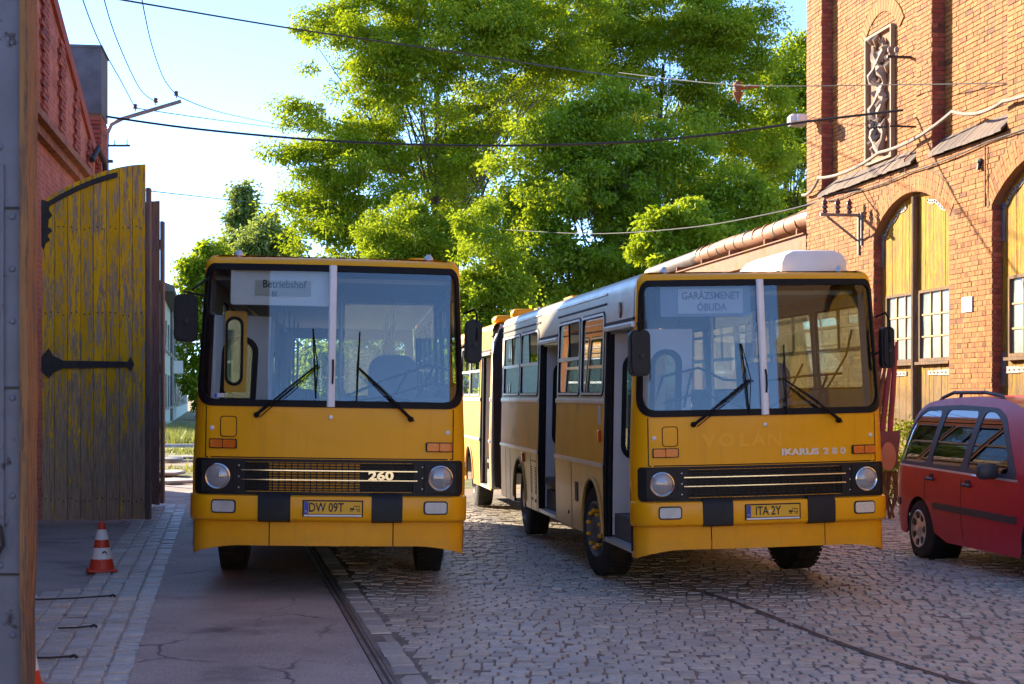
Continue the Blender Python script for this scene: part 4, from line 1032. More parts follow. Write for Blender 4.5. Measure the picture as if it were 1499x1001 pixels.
def bus_front(root, p):
    """everything of the front end; p = options"""
    ye = M['yellow']
    sF = SY(.36)
    # nose shell with windscreen opening
    bpanel('front_shell', [(-sF, .72), (sF, .72), (sF, VTOP), (-sF, VTOP)], [inner_ring(.03), rrect(-1.13, .97, 1.13, 1.23, .03)], ye, root, .035, M['darkgrey'])
    g = bpanel('windscreen_seal', GASK, [inner_ring(.062)], M['black'], root, .045, M['black'], .014)
    for s0, s1 in ((-1, 0), (0, 1)):
        lo, hi = (-1.205 + .05, -.03) if s0 < 0 else (.03, 1.205 - .05)
        rad = [.16, 0, 0, .11] if s0 < 0 else [0, .16, .11, 0]
        bpanel('windscreen', rrect(lo, 1.735 + .05, hi, 3.035 - .045, rad, 9), [], M['glass'], root, .006, M['glass'], -.002)
    b = MB(); pr = [(-.02, .0), (.03, .0)]
    vs = [1.74 + (3.03 - 1.74) * i / 10 for i in range(11)]
    for i, v in enumerate(vs):
        for (so, o) in ((-.034, -.01), (-.034, .022), (-.02, .034), (.02, .034), (.034, .022), (.034, -.01)): b.v.append(tuple(BP(so, v, o)))
    for i in range(10):
        for j in range(6): b.f.append((i * 6 + j, i * 6 + (j + 1) % 6, (i + 1) * 6 + (j + 1) % 6, (i + 1) * 6 + j))
    b.f += [(5, 4, 3, 2, 1, 0), tuple(60 + j for j in range(6))]
    bar = b.build('windscreen_bar', M['white'], root)
    b = MB(); b.tube([BP(.012, 1.95, .04), BP(.014, 2.02, .055), BP(.014, 2.12, .055), BP(.012, 2.17, .04)], .009, 6); b.build('bar_grip', M['black'], bar)
    # shut lines of the front flap
    for (a, c) in (((-1.07, 1.275), (-1.07, 1.73)), ((1.07, 1.275), (1.07, 1.73))):
        b = MB(); vs = [a[1] + (c[1] - a[1]) * i / 6 for i in range(7)]
        for v in vs: b.v += [tuple(BP(a[0] - .005, v, .0015)), tuple(BP(a[0] + .005, v, .0015))]
        b.f += [(2 * i, 2 * i + 1, 2 * i + 3, 2 * i + 2) for i in range(6)]; b.build('shut_line', M['black'], root, 0, fix=False)
    b = MB(); sweep_s(b, -1.07, 1.07, [(.0005, 1.268), (.0022, 1.268), (.0022, 1.278), (.0005, 1.278)], 30); b.build('shut_line', M['black'], root, 0)
    # filler flap outline, studs, central lock
    fo = rrect(-.955, 1.49, -.735 - .0, 1.665, .035, 5) if False else rrect(-.945, 1.455, -.8, 1.645, .028, 5)
    bpanel('flap_seam', fo, [rrect(-.938, 1.462, -.807, 1.638, .024, 5)], M['black'], root, .002, None, .0022)
    bpanel('service_flap', rrect(-.936, 1.464, -.809, 1.636, .023, 5), [], ye, root, .004, None, .003)
    for sx, vv in ((-1.015, 1.535), (1.02, 1.52)):
        b = MB(); b.lathe([(.021, -.01), (.021, .006), (.014, .011), (.001, .012)], 14, front_m(sx, vv), cap=False); b.build('cover_cap', M['white'], root)
    b = MB(); b.lathe([(.02, -.01), (.02, .01), (.012, .012), (.012, .004), (.001, .004)], 14, front_m(.0, 1.645), cap=False); b.build('flap_lock', M['silver'], root)
    # turn lamps
    for sx, vv in ((-.915, 1.395), (.945, 1.385)):
        h = bpanel('turn_lamp_body', rrect(sx - .118, vv - .044, sx + .118, vv + .044, .01, 3), [], M['trimblack'], root, .02, None, .016)
        for k_ in range(2):
            bpanel('amber_lens', rrect(sx - .108 + k_ * .11, vv - .036, sx - .004 + k_ * .112, vv + .036, .008, 3), [], M['amber'], h, .02, None, .03)
    # grille
    gp = bpanel('grille_surround', rrect(-1.175, .935, 1.175, 1.262, [.05, .05, .035, .035], 5), [rrect(-.72, .965, .72, 1.235, .01, 3)], M['trimblack'], root, .04, None, .012)
    bpanel('radiator_duct', [(-.95, .94), (.95, .94), (.95, 1.26), (-.95, 1.26)], [], p['duct'], root, .01, None, -.075) if p.get('duct') else None
    b = MB()
    for i in range(27):
        sx = -.705 + i * 1.41 / 26
        b.add([BP(sx - .004, .967, .0), BP(sx + .004, .967, .0), BP(sx + .004, 1.233, .0), BP(sx - .004, 1.233, .0), BP(sx - .004, .967, -.02), BP(sx + .004, .967, -.02), BP(sx + .004, 1.233, -.02), BP(sx - .004, 1.233, -.02)], [(0, 1, 2, 3), (0, 4, 5, 1), (1, 5, 6, 2), (3, 7, 4, 0), (2, 6, 7, 3)])
    for j in range(11):
        v = .975 + j * .25 / 10; sweep_s(b, -.72, .72, [(-.02, v - .005), (.002, v - .005), (.002, v + .005), (-.02, v + .005)], 14)
    b.build('grille_mesh', M['trimblack'], gp, 0)
    for v in (1.075, 1.16):
        b = MB(); sweep_s(b, -.755, .755, [(.012, v - .007), (.024, v - .005), (.024, v + .005), (.012, v + .007)], 16); b.build('chrome_strip', M['chrome'], gp)
    for sx in (-.955, .955):                             # headlamps
        m = front_m(sx, 1.1, .012); hl = empty('headlamp'); hl.parent = root
        b = MB(); b.box((0, 0, 0), (.3, .28, .012), m=m @ Matrix.Translation((0, 0, .004)), bev=.004); b.build('lamp_plate', M['trimblack'], hl)
        b = MB(); b.lathe([(.098, .006), (.115, .012), (.117, .026), (.108, .032), (.1, .026), (.099, .012)], 32, m, cap=False); b.build('lamp_rim', M['chrome'], hl)
        b = MB(); b.lathe([(.1, .02), (.085, -.015), (.05, -.04), (.012, -.05), (.012, -.02), (.001, -.018)], 28, m, cap=False); b.build('reflector', M['reflector'], hl)
        b = MB(); b.lathe([(.101, .022), (.085, .034), (.055, .044), (.02, .05), (.001, .051)], 28, m, cap=False); b.build('lens', M['lens'], hl)
    for sx in (-.62, .64):
        for vv in (1.0, 1.1, 1.2): 
            b = MB(); b.lathe([(.008, .0), (.006, .005), (.001, .006)], 8, front_m(sx * 1.25, vv, .013), cap=False); b.build('screw', M['silver'], gp)
    # bumper: three yellow sections, two black pads
    prof = [(-.02, .70), (.035, .70), (.062, .712), (.07, .735), (.07, .905), (.06, .926), (.035, .932), (-.02, .932)]
    for (a, c) in ((-SY(.28), -.6), (-.325, .36), (.625, SY(.28))):
        b = MB(); sweep_s(b, a, c, prof, 60, True); b.build('bumper', ye, root, 50)
    for (a, c) in ((-.598, -.328), (.362, .622)):
        b = MB(); sweep_s(b, a, c, [(-.02, .694), (.05, .694), (.082, .71), (.084, .9), (.06, .955), (.03, .965), (-.02, .965)], 8); b.build('bumper_pad', M['trimblack'], root, 50)
    for sx in (-.89, .91):
        m = front_m(sx, .832, .07); fg = empty('fog_lamp'); fg.parent = root
        b = MB(); b.prism(rrect(-.112, -.062, .112, .062, .03, 5), lambda a, c, d, m=m: m @ Vector((a, c, d)), -.01, .008); b.build('lamp_housing', M['trimblack'], fg)
        b = MB(); b.prism(rrect(-.098, -.048, .098, .048, .022, 5), lambda a, c, d, m=m: m @ Vector((a, c, d)), .004, .011); b.build('reflector', M['reflector'], fg)
        b = MB(); b.prism(rrect(-.1, -.05, .1, .05, .022, 5), lambda a, c, d, m=m: m @ Vector((a, c, d)), .014, .018); b.build('lens', M['lens'], fg)
    b = MB(); b.lathe([(.021, 0), (.021, .003), (.001, .003)], 14, front_m(-.262, .868, .07), cap=False); b.build('tow_hole', M['ink'], root)
    # apron below the bumper, deeper at the corners
    n = 40; bot = []
    for i in range(n + 1):
        s = -sF + 2 * sF * i / n; a = abs(s) / 1.25
        bot.append((s, .475 - (.085 * max(0, (a - .62) / .38) ** 1.6 if a < 1 else .085)))
    for (a, c) in ((-sF, -.515), (-.505, .55), (.56, sF)):
        ol = [q for q in bot if a < q[0] < c]; 
        fz = lambda s: float(np.interp(s, [q[0] for q in bot], [q[1] for q in bot]))
        ol = [(a, fz(a))] + ol + [(c, fz(c)), (c, .7), (a, .7)]
        bpanel('front_apron', ol, [], ye, root, .02, None, -.012)
    b = MB(); sweep_s(b, -sF, sF, [(-.05, .55), (-.04, .7), (-.01, .715), (-.07, .715)], 40); b.build('bumper_gap', M['black'], root, 0)
    # registration plate
    y0 = BP(0, .82, .072).y
    pl = MB(); pl.box((.035, y0 - .004, .822), (.545, .012, .152), 0, .004); ph = pl.build('plate_holder', M['trimblack'], root)
    pl = MB(); pl.box((.035, y0 - .012, .829), (.52, .006, .114), 0, .002); pl.build('plate', M['plate'], ph)
    pl = MB(); pl.box((.035, y0 - .0135, .759), (.52, .004, .016)); pl.build('holder_strip', M['white'], ph)
    pl = MB(); pl.box((.035 - .238, y0 - .0155, .829), (.04, .002, .11)); pl.build('country_band', M['plateblue'], ph)
    text_obj('PL', .032, M['white2'], 'lettering', ph, (.035 - .238, y0 - .0168, .795), sx=.9, ext=.0004)
    text_obj(p['plate'], .115, M['ink'], 'lettering', ph, (p['plate_x'], y0 - .0155, .829), sx=.75, ext=.0006, bold=.002)
    st = MB(); st.lathe([(.011, 0), (.001, .0015)], 10, Matrix.Translation((p['seal_x'], y0 - .0155, .829)) @ Matrix.Rotation(R(90), 4, 'X'), cap=False); st.build('plate_seal', M['white'], ph)
    vc = MB(); vx = .235; zf = .818                       # old-timer mark
    fnp = lambda a, c, d: (vx + a, y0 - .0155 + d, zf + c)
    for cx in (-.03, .03):
        q = [(cx + r * math.cos(a), -.012 + r * math.sin(a)) for r in (.013, .008) for a in [2 * PI * i / 12 for i in range(12)]]
        vs = [fnp(a, c, -.0008) for a, c in q]; vc.add(vs, [(i, (i + 1) % 12, 12 + (i + 1) % 12, 12 + i) for i in range(12)])
    for (a0, c0, a1, c1) in ((-.046, -.004, .046, .0), (-.046, .0, -.012, .012), (-.012, .026, .04, .032), (-.012, .0, -.008, .03), (.034, .0, .038, .03), (.01, .0, .013, .028)):
        vc.add([fnp(a0, c0, -.0008), fnp(a1, c0, -.0008), fnp(a1, c1, -.0008), fnp(a0, c1, -.0008)], [(0, 1, 2, 3)])
    vc.build('vehicle_mark', M['ink'], ph, 0, fix=False)
    # wipers
    for (pv, el, tp, b0, b1) in p['wipers']:
        w = empty('wiper'); w.parent = root
        b = MB(); b.lathe([(.026, 0), (.026, .03), (.016, .045), (.001, .046)], 12, front_m(pv[0], pv[1], .0), cap=False); b.build('spindle', M['black'], w)
        b = MB(); b.tube([BP(pv[0], pv[1], .045), BP((pv[0] + el[0]) / 2, (pv[1] + el[1]) / 2, .085), BP(el[0], el[1], .05)], .009, 6)
        b.tube([BP(pv[0] + .03, pv[1] - .02, .035), BP((pv[0] + el[0]) / 2 + .03, (pv[1] + el[1]) / 2 - .01, .085), BP(el[0] + .02, el[1] - .01, .05)], .005, 5)
        b.tube([BP(pv[0], pv[1], .045), BP(pv[0] + .25 * (el[0] - pv[0]), pv[1] + .25 * (el[1] - pv[1]), .07)], .016, 6); b.build('arm', M['black'], w)
        b = MB(); b.tube([BP(b0[0], b0[1], .02), BP((b0[0] + b1[0]) / 2, (b0[1] + b1[1]) / 2, .028), BP(b1[0], b1[1], .02)], .008, 5)
        b.tube([BP(b0[0], b0[1], .035), BP(el[0], el[1], .05), BP(b1[0], b1[1], .03)], .005, 5); b.build('blade', M['black'], w)
    # mirrors
    for (mx, my, mz, mw, mh, arms) in p['mirrors']:
        e = empty('mirror'); e.parent = root
        b = MB(); b.prism(rrect(-mw / 2, -mh / 2, mw / 2, mh / 2, min(.06, mw * .35), 6), lambda a, c, d: (mx + a, my + d, mz + c), -.05, .03)
        b.prism(rrect(-mw / 2 + .02, -mh / 2 + .02, mw / 2 - .02, mh / 2 - .02, .05, 6), lambda a, c, d: (mx + a, my + d, mz + c), -.072, -.05)
        b.build('housing', M['trimblack'], e, 60)
        b = MB(); b.prism(rrect(-mw / 2 + .015, -mh / 2 + .015, mw / 2 - .015, mh / 2 - .015, .05, 6), lambda a, c, d: (mx + a, my + d, mz + c), .03, .034); b.build('mirror_glass', M['chrome'], e)
        b = MB()
        for a in arms: b.tube(a, .011, 7)
        b.build('bracket', M['black'], e)
        b = MB(); b.lathe([(.022, 0), (.02, .02), (.001, .024)], 10, Matrix.Translation((mx + .01, my - .072, mz - .03)) @ Matrix.Rotation(R(90), 4, 'X'), cap=False); b.build('pivot', M['iron'], e)
    # roof marker lamps
    for s in (-.86, .87):
        q = BP(s, VTOP - .02, .0); b = MB(); b.lathe([(.05, 0), (.045, .03), (.03, .05), (.015, .07), (.001, .072)], 12, Matrix.Translation(q + Vector((0, .02, -.01))), cap=False); b.build('marker_lamp', M['silver'], root)

def ring_at(vv, ys, off=0): pass
def bus_roof(root, y1, mat, inner=True, name='roof', y0=None):
    """lid over the outline from the front (or y0) back to y1, slightly crowned"""
    if y0 is None:
        ss = [SY(y1)] + [SE_ + .3, SE_ + .1] + [SE_ * (1 - i / 24) for i in range(24)] + [.02]
    else: ss = [SY(y1), SY(y0)]
    b = MB(); n = 8
    for s in ss:
        q = BP(s, VTOP)
        for i in range(n + 1):
            x = -q.x + 2 * q.x * i / n; b.v.append((x, q.y, q.z + .03 * (1 - (x / 1.15) ** 2) * min(1, q.y / 3.0)- .03 * (1 - (q.x / 1.15) ** 2) * min(1, q.y / 3.0) * 1.0))
    for j in range(len(ss) - 1):
        for i in range(n): b.f.append((j * (n + 1) + i, j * (n + 1) + i + 1, (j + 1) * (n + 1) + i + 1, (j + 1) * (n + 1) + i))
    o = b.build(name, mat, root, 60)
    ya = .25 if y0 is None else y0
    c = MB(); c.box((0, (ya + .25 + y1) / 2, 2.93), (2.2, y1 - ya - .35, .04)); c.build('headliner', M['inwhite'], root)
    return o

def seat(root, x, y, z, mat, face=1):
    e = empty('seat'); e.parent = root; e.location = (x, y, z)
    b = MB(); b.box((0, 0, .42), (.42, .42, .06), 0, .025); b.build('cushion', mat, e, 60)
    b = MB(); b.prism(rrect(-.21, .42, .21, 1.05, [.03, .03, .12, .12], 5), lambda a, c, d: (a, face * (.2 + d + (c - .42) * .12), c), -.03, .03); b.build('backrest', mat, e, 60)
    b = MB(); b.box((0, 0, .2), (.08, .3, .4)); b.build('pedestal', M['darkgrey'], e)
    return e
def handrail(root, pts, r=.017, mat='greyseat', name='handrail'):
    b = MB(); b.tube(pts, r, 7); b.build(name, M[mat], root)

def cantrail(root, s0, s1, mat):
    b = MB(); vs = [2.9, 2.96, VR] + [VR + (VTOP - VR) * i / 8 for i in range(1, 9)]; n = max(1, int(abs(s1 - s0) / .6))
    for i in range(n + 1):
        for v in vs: b.v.append(tuple(BP(s0 + (s1 - s0) * i / n, v)))
    k = len(vs)
    for i in range(n):
        for j in range(k - 1): b.f.append((i * k + j, (i + 1) * k + j, (i + 1) * k + j + 1, i * k + j + 1))
    b.build('cantrail', mat, root, 60)
def side_wall(root, sg, y0, y1, doors, wins, arches, mats, bottom=.43):
    """one flank between y0 and y1: skirt, middle band, window band with panes, mouldings"""
    low, mid, up = mats
    segs = []; cur = y0
    for d in doors:
        if d[0] - cur > .03: segs.append((cur, d[0]))
        cur = d[1]
    if y1 - cur > .03: segs.append((cur, y1))
    S = lambda y: sg * SY(y)
    def ordp(P): return P
    BELT, TRIM = 1.885, 1.215
    for (a, c) in segs:
        ol = [(S(a), TRIM), (S(a), bottom)]
        for (wc, wr) in arches:
            if a < wc - wr and wc + wr < c or (a < wc < c):
                zc = .50
                for i in range(17):
                    t = PI - PI * i / 16; yy = wc + wr * math.cos(t); zz = zc + (wr * 1.02) * math.sin(t)
                    if zz >= bottom and a + .01 < yy < c - .01: ol.append((S(yy), zz) if i not in (0, 16) else (S(yy), bottom))
        ol += [(S(c), bottom), (S(c), TRIM)]
        bpanel('skirt_panel', ol, [], low, root, .03, M['darkgrey'], d=.3)
        bpanel('side_panel', [(S(a), TRIM), (S(c), TRIM), (S(c), BELT), (S(a), BELT)], [], mid, root, .03, M['inwhite'], d=.3)
        wh = [w for w in wins if w[0] > a - .01 and w[1] < c + .01]
        bpanel('window_band', [(S(a), BELT), (S(c), BELT), (S(c), 2.9), (S(a), 2.9)], [rrect(min(S(w[0] + .03), S(w[1] - .03)), 1.965, max(S(w[0] + .03), S(w[1] - .03)), 2.8, .07, 5) for w in wh], up, root, .035, M['inwhite'], d=.3)
        cantrail(root, S(a), S(c), up)
        for (vv, h) in ((BELT, .028), (TRIM, .022)):
            b = MB(); sa_, sb_ = S(a), S(c); sweep_s(b, sa_, sb_, [(.002, vv - h), (.012, vv - h), (.016, vv), (.012, vv + h), (.002, vv + h)], 6); b.build('trim_strip', M['silver'], root, 50)
        b = MB(); sweep_s(b, S(a), S(c), [(.002, 2.885), (.012, 2.89), (.012, 2.905), (.002, 2.91)], 6); b.build('rain_gutter', M['black'], root, 50)
        b = MB(); sweep_s(b, S(a), S(c), [(.002, 2.985), (.014, 2.99), (.014, 3.005), (.002, 3.01)], 6); b.build('roof_trim', M['silver'], root, 50)
        for w in wh:
            lo, hi = min(S(w[0] + .03), S(w[1] - .03)), max(S(w[0] + .03), S(w[1] - .03))
            wf = bpanel('window_frame', rrect(lo - .03, 1.935, hi + .03, 2.83, .095, 5), [rrect(lo + .02, 1.985, hi - .02, 2.78, .055, 5)], M['black'], root, .03, None, .006, d=.2)
            bpanel('window_rim', rrect(lo - .012, 1.953, hi + .012, 2.812, .08, 5), [rrect(lo + .012, 1.977, hi - .012, 2.788, .06, 5)], M['silver'], wf, .012, None, .014, d=.2)
            sp = w[2] if len(w) > 2 else 0
            if sp == 0:
                bpanel('pane', rrect(lo, 1.97, hi, 2.79, .05, 5), [], M['sideglass'], wf, .005, None, -.008, d=.2)
            else:
                vb = 2.37
                bpanel('pane', rrect(lo, 1.97, hi, vb, .05, 5), [], M['sideglass'], wf, .005, None, -.008, d=.2)
                b = MB(); sweep_s(b, lo, hi, [(-.012, vb - .022), (.012, vb - .02), (.012, vb + .02), (-.012, vb + .022)], 3); b.build('transom', M['silver'], wf, 50)
                m_ = (lo + hi) / 2; far_half = (lo, m_) if sg < 0 else (m_, hi); near_half = (m_, hi) if sg < 0 else (lo, m_)
                bpanel('sliding_pane', rrect(far_half[0], vb + .02, far_half[1], 2.79, .02, 3), [], M['sideglass'], wf, .005, None, -.004, d=.2)
                if sp == 1: bpanel('sliding_pane', rrect(near_half[0], vb + .02, near_half[1], 2.79, .02, 3), [], M['sideglass'], wf, .005, None, -.014, d=.2)
                b = MB(); b.box(BP(m_, (vb + 2.79) / 2, .0), (.02, .025, .4)); b.build('slider_edge', M['black'], wf)
        for (wc, wr) in arches:
            if a < wc < c:
                b = MB(); pts = []
                for i in range(17):
                    t = PI - PI * i / 16; yy = wc + wr * math.cos(t); zz = .5 + wr * 1.02 * math.sin(t)
                    if a < yy < c and zz >= bottom: pts.append(BP(S(yy), zz, .006))
                if len(pts) > 2: b.tube(pts, .018, 6); b.build('wheel_arch_lip', M['yellow_dull'], root)
    return segs
def doorway(root, sg, d, panel_mat, leafs=2, edge=True):
    """open doorway with folded leaves, step and header"""
    S = lambda y: sg * SY(y); a, c = d
    bpanel('door_header', [(S(a), 2.62), (S(c), 2.62), (S(c), 2.9), (S(a), 2.9)], [], panel_mat, root, .05, M['inwhite'], d=.3)
    cantrail(root, S(a), S(c), panel_mat)
    b = MB(); sweep_s(b, S(a), S(c), [(.0, 2.6), (.03, 2.605), (.035, 2.64), (.02, 2.655), (.0, 2.66)], 5); b.build('door_gutter', M['silver'], root, 50)
    b = MB(); sweep_s(b, S(a), S(c), [(.0, 2.67), (.015, 2.675), (.015, 2.695), (.0, 2.7)], 5); b.build('door_seal', M['black'], root, 50)
    b = MB(); b.box((sg * 1.12, (a + c) / 2, .455), (.26, c - a - .06, .045)); b.build('step', M['silver'], root)
    b = MB(); b.box((sg * .97, (a + c) / 2, .7), (.36, c - a, .05)); b.box((sg * 1.14, (a + c) / 2, .57), (.03, c - a, .22)); b.build('upper_step', M['floor'], root)
    for k, yy in enumerate((a, c)):
        dr = 1 if k == 0 else -1
        e = empty('door_leaf'); e.parent = root
        # leaf stands across the opening, turned into the bus
        w = .56; ang = R(78) * dr
        ux, uy = -sg * math.sin(R(78)), dr * math.cos(R(78))
        ox, oy = sg * 1.2, yy + dr * .05
        fn = lambda p, q, t_, ux=ux, uy=uy, ox=ox, oy=oy: (ox + ux * p - uy * t_ - sg * .042 * max(0, q - 1), oy + uy * p + ux * t_, q)
        win = rrect(.14, 1.3, .43, 2.36, .13, 6)
        panel('leaf_panel', lambda p, q, o_: Vector(fn(p, q, o_)), rrect(0, .5, w, 2.58, .01, 3), [win], M['leafgrey'], e, .035, M['leafgrey'], .2)
        panel('window_seal', lambda p, q, o_: Vector(fn(p, q, o_)), rrect(.115, 1.275, .455, 2.385, .15, 6), [rrect(.165, 1.325, .405, 2.335, .11, 6)], M['black'], e, .05, M['black'], .2, .008)
        panel('pane', lambda p, q, o_: Vector(fn(p, q, o_)), rrect(.15, 1.31, .42, 2.35, .12, 6), [], M['sideglass'], e, .005, M['sideglass'], .3, -.015)
        b = MB(); b.tube([fn(-.0, .5, -.017), fn(-.0, 2.58, -.017)], .035, 8); b.build('rubber_edge', M['black'], e)
        b = MB(); b.tube([fn(.14, 1.0, .05), fn(.2, 1.02, .06), fn(.42, 1.2, .05)], .014, 6); b.tube([fn(.14, 1.0, .05), fn(.14, 1.0, -.0)], .02, 6); b.build('handle', M['black'], e)
        b = MB(); b.box(fn(.28, .56, .05), (.16, .16, .1), 0, .02); b.tube([fn(.28, .55, .05), fn(.28, .72, .05)], .03, 8); b.build('hinge_gear', M['black'], e)
    for yy in (a + .012, c - .012):
        b = MB(); b.tube([(sg * 1.232, yy, .45), (sg * 1.232, yy, 1.0), (sg * 1.165, yy, 2.62)], .022, 6); b.build('door_pillar', M['black'], root)

def interior(root, y1, p, seats=True):
    b = MB(); b.box((0, (y1 + 1.9) / 2, .86), (2.36, y1 - 2.0, .06)); b.box((.35, 1.2, .86), (1.6, 1.6, .06)); b.build('cabin_floor', M['floor'], root)
    # dashboard, wheel, driver's place on the +x side as seen
    b = MB(); pts = [(-1.1, .22), (1.1, .22), (1.1, .5), (.95, .62), (.1, .62), (-.2, .45), (-1.1, .4)]
    b.prism(pts, lambda a, c, d: (a, c, d), 1.25, 1.7); b.build('dashboard', M['darkgrey'], root)
    b = MB(); m = Matrix.Translation((.6, .86, 1.72)) @ Matrix.Rotation(R(-22), 4, 'X')
    ring = [m @ Vector((.25 * math.cos(a), .25 * math.sin(a), 0)) for a in [2 * PI * i / 28 for i in range(29)]]; b.tube(ring, .016, 7)
    for a in (.4, 2.74, 4.7): b.tube([m @ Vector((0, 0, -.04)), m @ Vector((.25 * math.cos(a), .25 * math.sin(a), 0))], .012, 6)
    b.tube([m @ Vector((0, 0, -.03)), m @ Vector((0, -.1, -.6))], .03, 8); b.build('steering_wheel', M['black'], root)
    ds = empty('driver_seat'); ds.parent = root; ds.location = (.6, 1.5, .95)
    b = MB(); b.box((0, 0, .5), (.5, .5, .12), 0, .05); b.build('cushion', M['greyseat'], ds, 60)
    b = MB(); b.prism(rrect(-.25, .5, .25, 1.32, [.04, .04, .16, .16], 6), lambda a, c, d: (a, .26 + d + (c - .5) * .1, c), -.06, .06); b.build('backrest', M['greyseat'], ds, 60)
    b = MB(); b.box((0, 0, .22), (.3, .3, .44)); b.build('pedestal', M['darkgrey'], ds)
    # partition behind the driver
    b = MB(); b.box((.62, 2.02, 1.35), (1.12, .03, .95)); b.build('partition', M['inwhite'], root)
    b = MB(); b.prism(rrect(.1, 1.85, 1.12, 2.85, .08, 5), lambda a, c, d: (a, 2.02 + d, c), -.004, .004); b.build('partition_glass', M['glass'], root)
    b = MB(); b.tube([(.06, 2.02, .9), (.06, 2.02, 2.9)], .02, 8); b.tube([(.06, 2.02, 1.83), (1.12, 2.02, 1.83)], .015, 6); b.build('partition_rail', M['silver'], root)
    # destination box and sun blind behind the glass
    bx0, bx1, bz0, bz1 = p['blind']
    yb = BP(0, 2.9).y + .1
    b = MB(); b.prism(rrect(bx0, bz0, bx1, bz1, .02, 4), lambda a, c, d: (a, yb + d, c), 0, .14); b.build('destination_box', p['blind_mat'], root)
    wx0, wx1, wz0, wz1 = p['blind_win']
    b = MB(); b.box(((wx0 + wx1) / 2, yb - .006, (wz0 + wz1) / 2), (wx1 - wx0, .008, wz1 - wz0)); b.build('destination_roll', p['roll_mat'], root)
    for (tx, sz, px_, pz_, bo) in p['blind_text']:
        text_obj(tx, sz, p['text_mat'], 'lettering', root, (px_, yb - .012, pz_), sx=.85, ext=.001, bold=bo)
    # ceiling rails and poles
    for sx in (-.62, .62):
        handrail(root, [(sx, 2.2, 2.62), (sx, y1 - .5, 2.62)])
        for k in range(int((y1 - 2.4) / 1.5)):
            yy = 2.6 + k * 1.5
            handrail(root, [(sx, yy, .9), (sx, yy, 2.62)]) ; handrail(root, [(sx, yy, 2.62), (sx, yy, 2.9)], .012)
    if seats:
        k = 0; yy = 2.9
        while yy < y1 - .6:
            for sx in (-.98, -.55, .55, .98):
                if sx < 0 and any(d[0] - .35 < yy < d[1] + .35 for d in p['doors']): continue
                seat(root, sx, yy, .88, M['seat'])
            yy += .82; k += 1
    # curved tubes behind the glass, shaped to imitate reflections of bent wires
    for rr in p['rails']: handrail(root, rr, .012, 'black', 'reflection_tube')

# ---- the short bus
YAW1, ROLL1 = R(5.7), R(.95)
bx, by = -1.675, 14.27
zc1 = (gz(bx - 1.3, 16.6) + gz(bx + .8, 16.6)) / 2
bus1 = empty('city_bus', (bx + .0, by, zc1), (0, ROLL1, YAW1))
tag(bus1, 'yellow rigid bus with white destination sign, standing beside the open gates', 'bus', 'old yellow buses in the yard')
def U(px, py, cx=478.0, sc=161.0, zc=zc1): return ((px - cx) / sc, CAMZ - (py - HOR) / sc - zc)
p1 = dict(plate='DW 09T', plate_x=-.025, seal_x=-.075, duct=None,
          wipers=[((-.63, 1.66), (-.12, 2.12), 0, (-.165, 2.45), (-.13, 1.82)), ((.69, 1.64), (.22, 2.11), 0, (.24, 2.43), (.22, 1.8))],
          mirrors=[(-1.31, .02, 2.52, .205, .43, [[(-1.33, .02, 2.72), (-1.33, .04, 2.76), (-1.15, .1, 2.73), (-1.13, .16, 2.55)], [(-1.26, .05, 2.78), (-1.12, .14, 2.9)]]),
                   (1.29, .06, 2.36, .16, .4, [[(1.2, .12, 2.62), (1.3, .06, 2.66), (1.32, .03, 2.6), (1.32, -.03, 2.38)], [(1.18, .14, 2.3), (1.29, .06, 2.36)]])],
          doors=[(.5, 1.75), (5.0, 6.3)], blind=(-.93, -.04, 2.665, 2.985), blind_mat=M['white'], blind_win=(-.71, -.2, 2.75, 2.89), roll_mat=pm('paper_roll', (.55, .52, .42), .7),
          blind_text=[('Betriebshof', .1, -.445, 2.855, .001), ('Bf.', .07, -.53, 2.765, .001)], text_mat=M['ink'],
          rails=[])
def arc(pts): return [Vector(q) for q in pts]
p1['rails'] = [[(.15, .36, 1.85), (.5, .34, 2.0), (.9, .36, 2.14), (1.1, .42, 2.1), (1.14, .5, 1.95)], [(.1, .36, 1.78), (.5, .34, 1.84), (.95, .36, 1.98), (1.12, .44, 1.94)], [(.55, .34, 1.8), (.72, .34, 2.1)], [(.8, .35, 1.84), (.95, .35, 2.14)]]
bus_front(bus1, p1)
bus_roof(bus1, 11.0, M['yellow'])
W1 = [(2.9, 4.3, 1), (4.35, 5.0, 0), (6.4, 7.8, 1), (7.85, 9.25, 1), (9.3, 10.7, 1)]
for sg_, drs in ((-1, p1['doors']), (1, [])):
    wn_ = [(1.95, 2.85, 0)] + W1 if sg_ < 0 else [(.5, 1.9, 1), (1.95, 3.35, 1), (3.4, 4.8, 1), (4.85, 6.25, 1), (6.3, 7.7, 1), (7.75, 9.15, 1), (9.2, 10.6, 1)]
    if sg_ < 0: wn_ = [w for w in wn_ if not any(d[0] - .01 < w[0] < d[1] - .01 for d in drs)]
    side_wall(bus1, sg_, .36, 11.0, drs, wn_, [(2.5, .56), (7.9, .56)], (M['yellow'], M['yellow'], M['yellow']))
for d in p1['doors']: doorway(bus1, -1, d, M['yellow'])
b = MB()
panel('rear_wall', lambda a, c, o_: Vector((a, 11.0 + o_, c)), [(-1.2, .45), (1.2, .45), (1.12, 3.06), (-1.12, 3.06)], [rrect(-1.0, 1.75, 1.0, 2.75, .12, 5)], M['yellow'], bus1, .04, M['inwhite'], .3)
panel('rear_window', lambda a, c, o_: Vector((a, 11.0 + o_, c)), rrect(-1.0, 1.75, 1.0, 2.75, .12, 5), [], M['glass'], bus1, .005, M['glass'], .3, -.01)
interior(bus1, 10.9, p1)
for (x_, sg_) in ((-1.02, -1), (1.02, 1)):
    wheel(bus1, x_, 2.46, sg_); wheel(bus1, x_, 7.9, sg_)
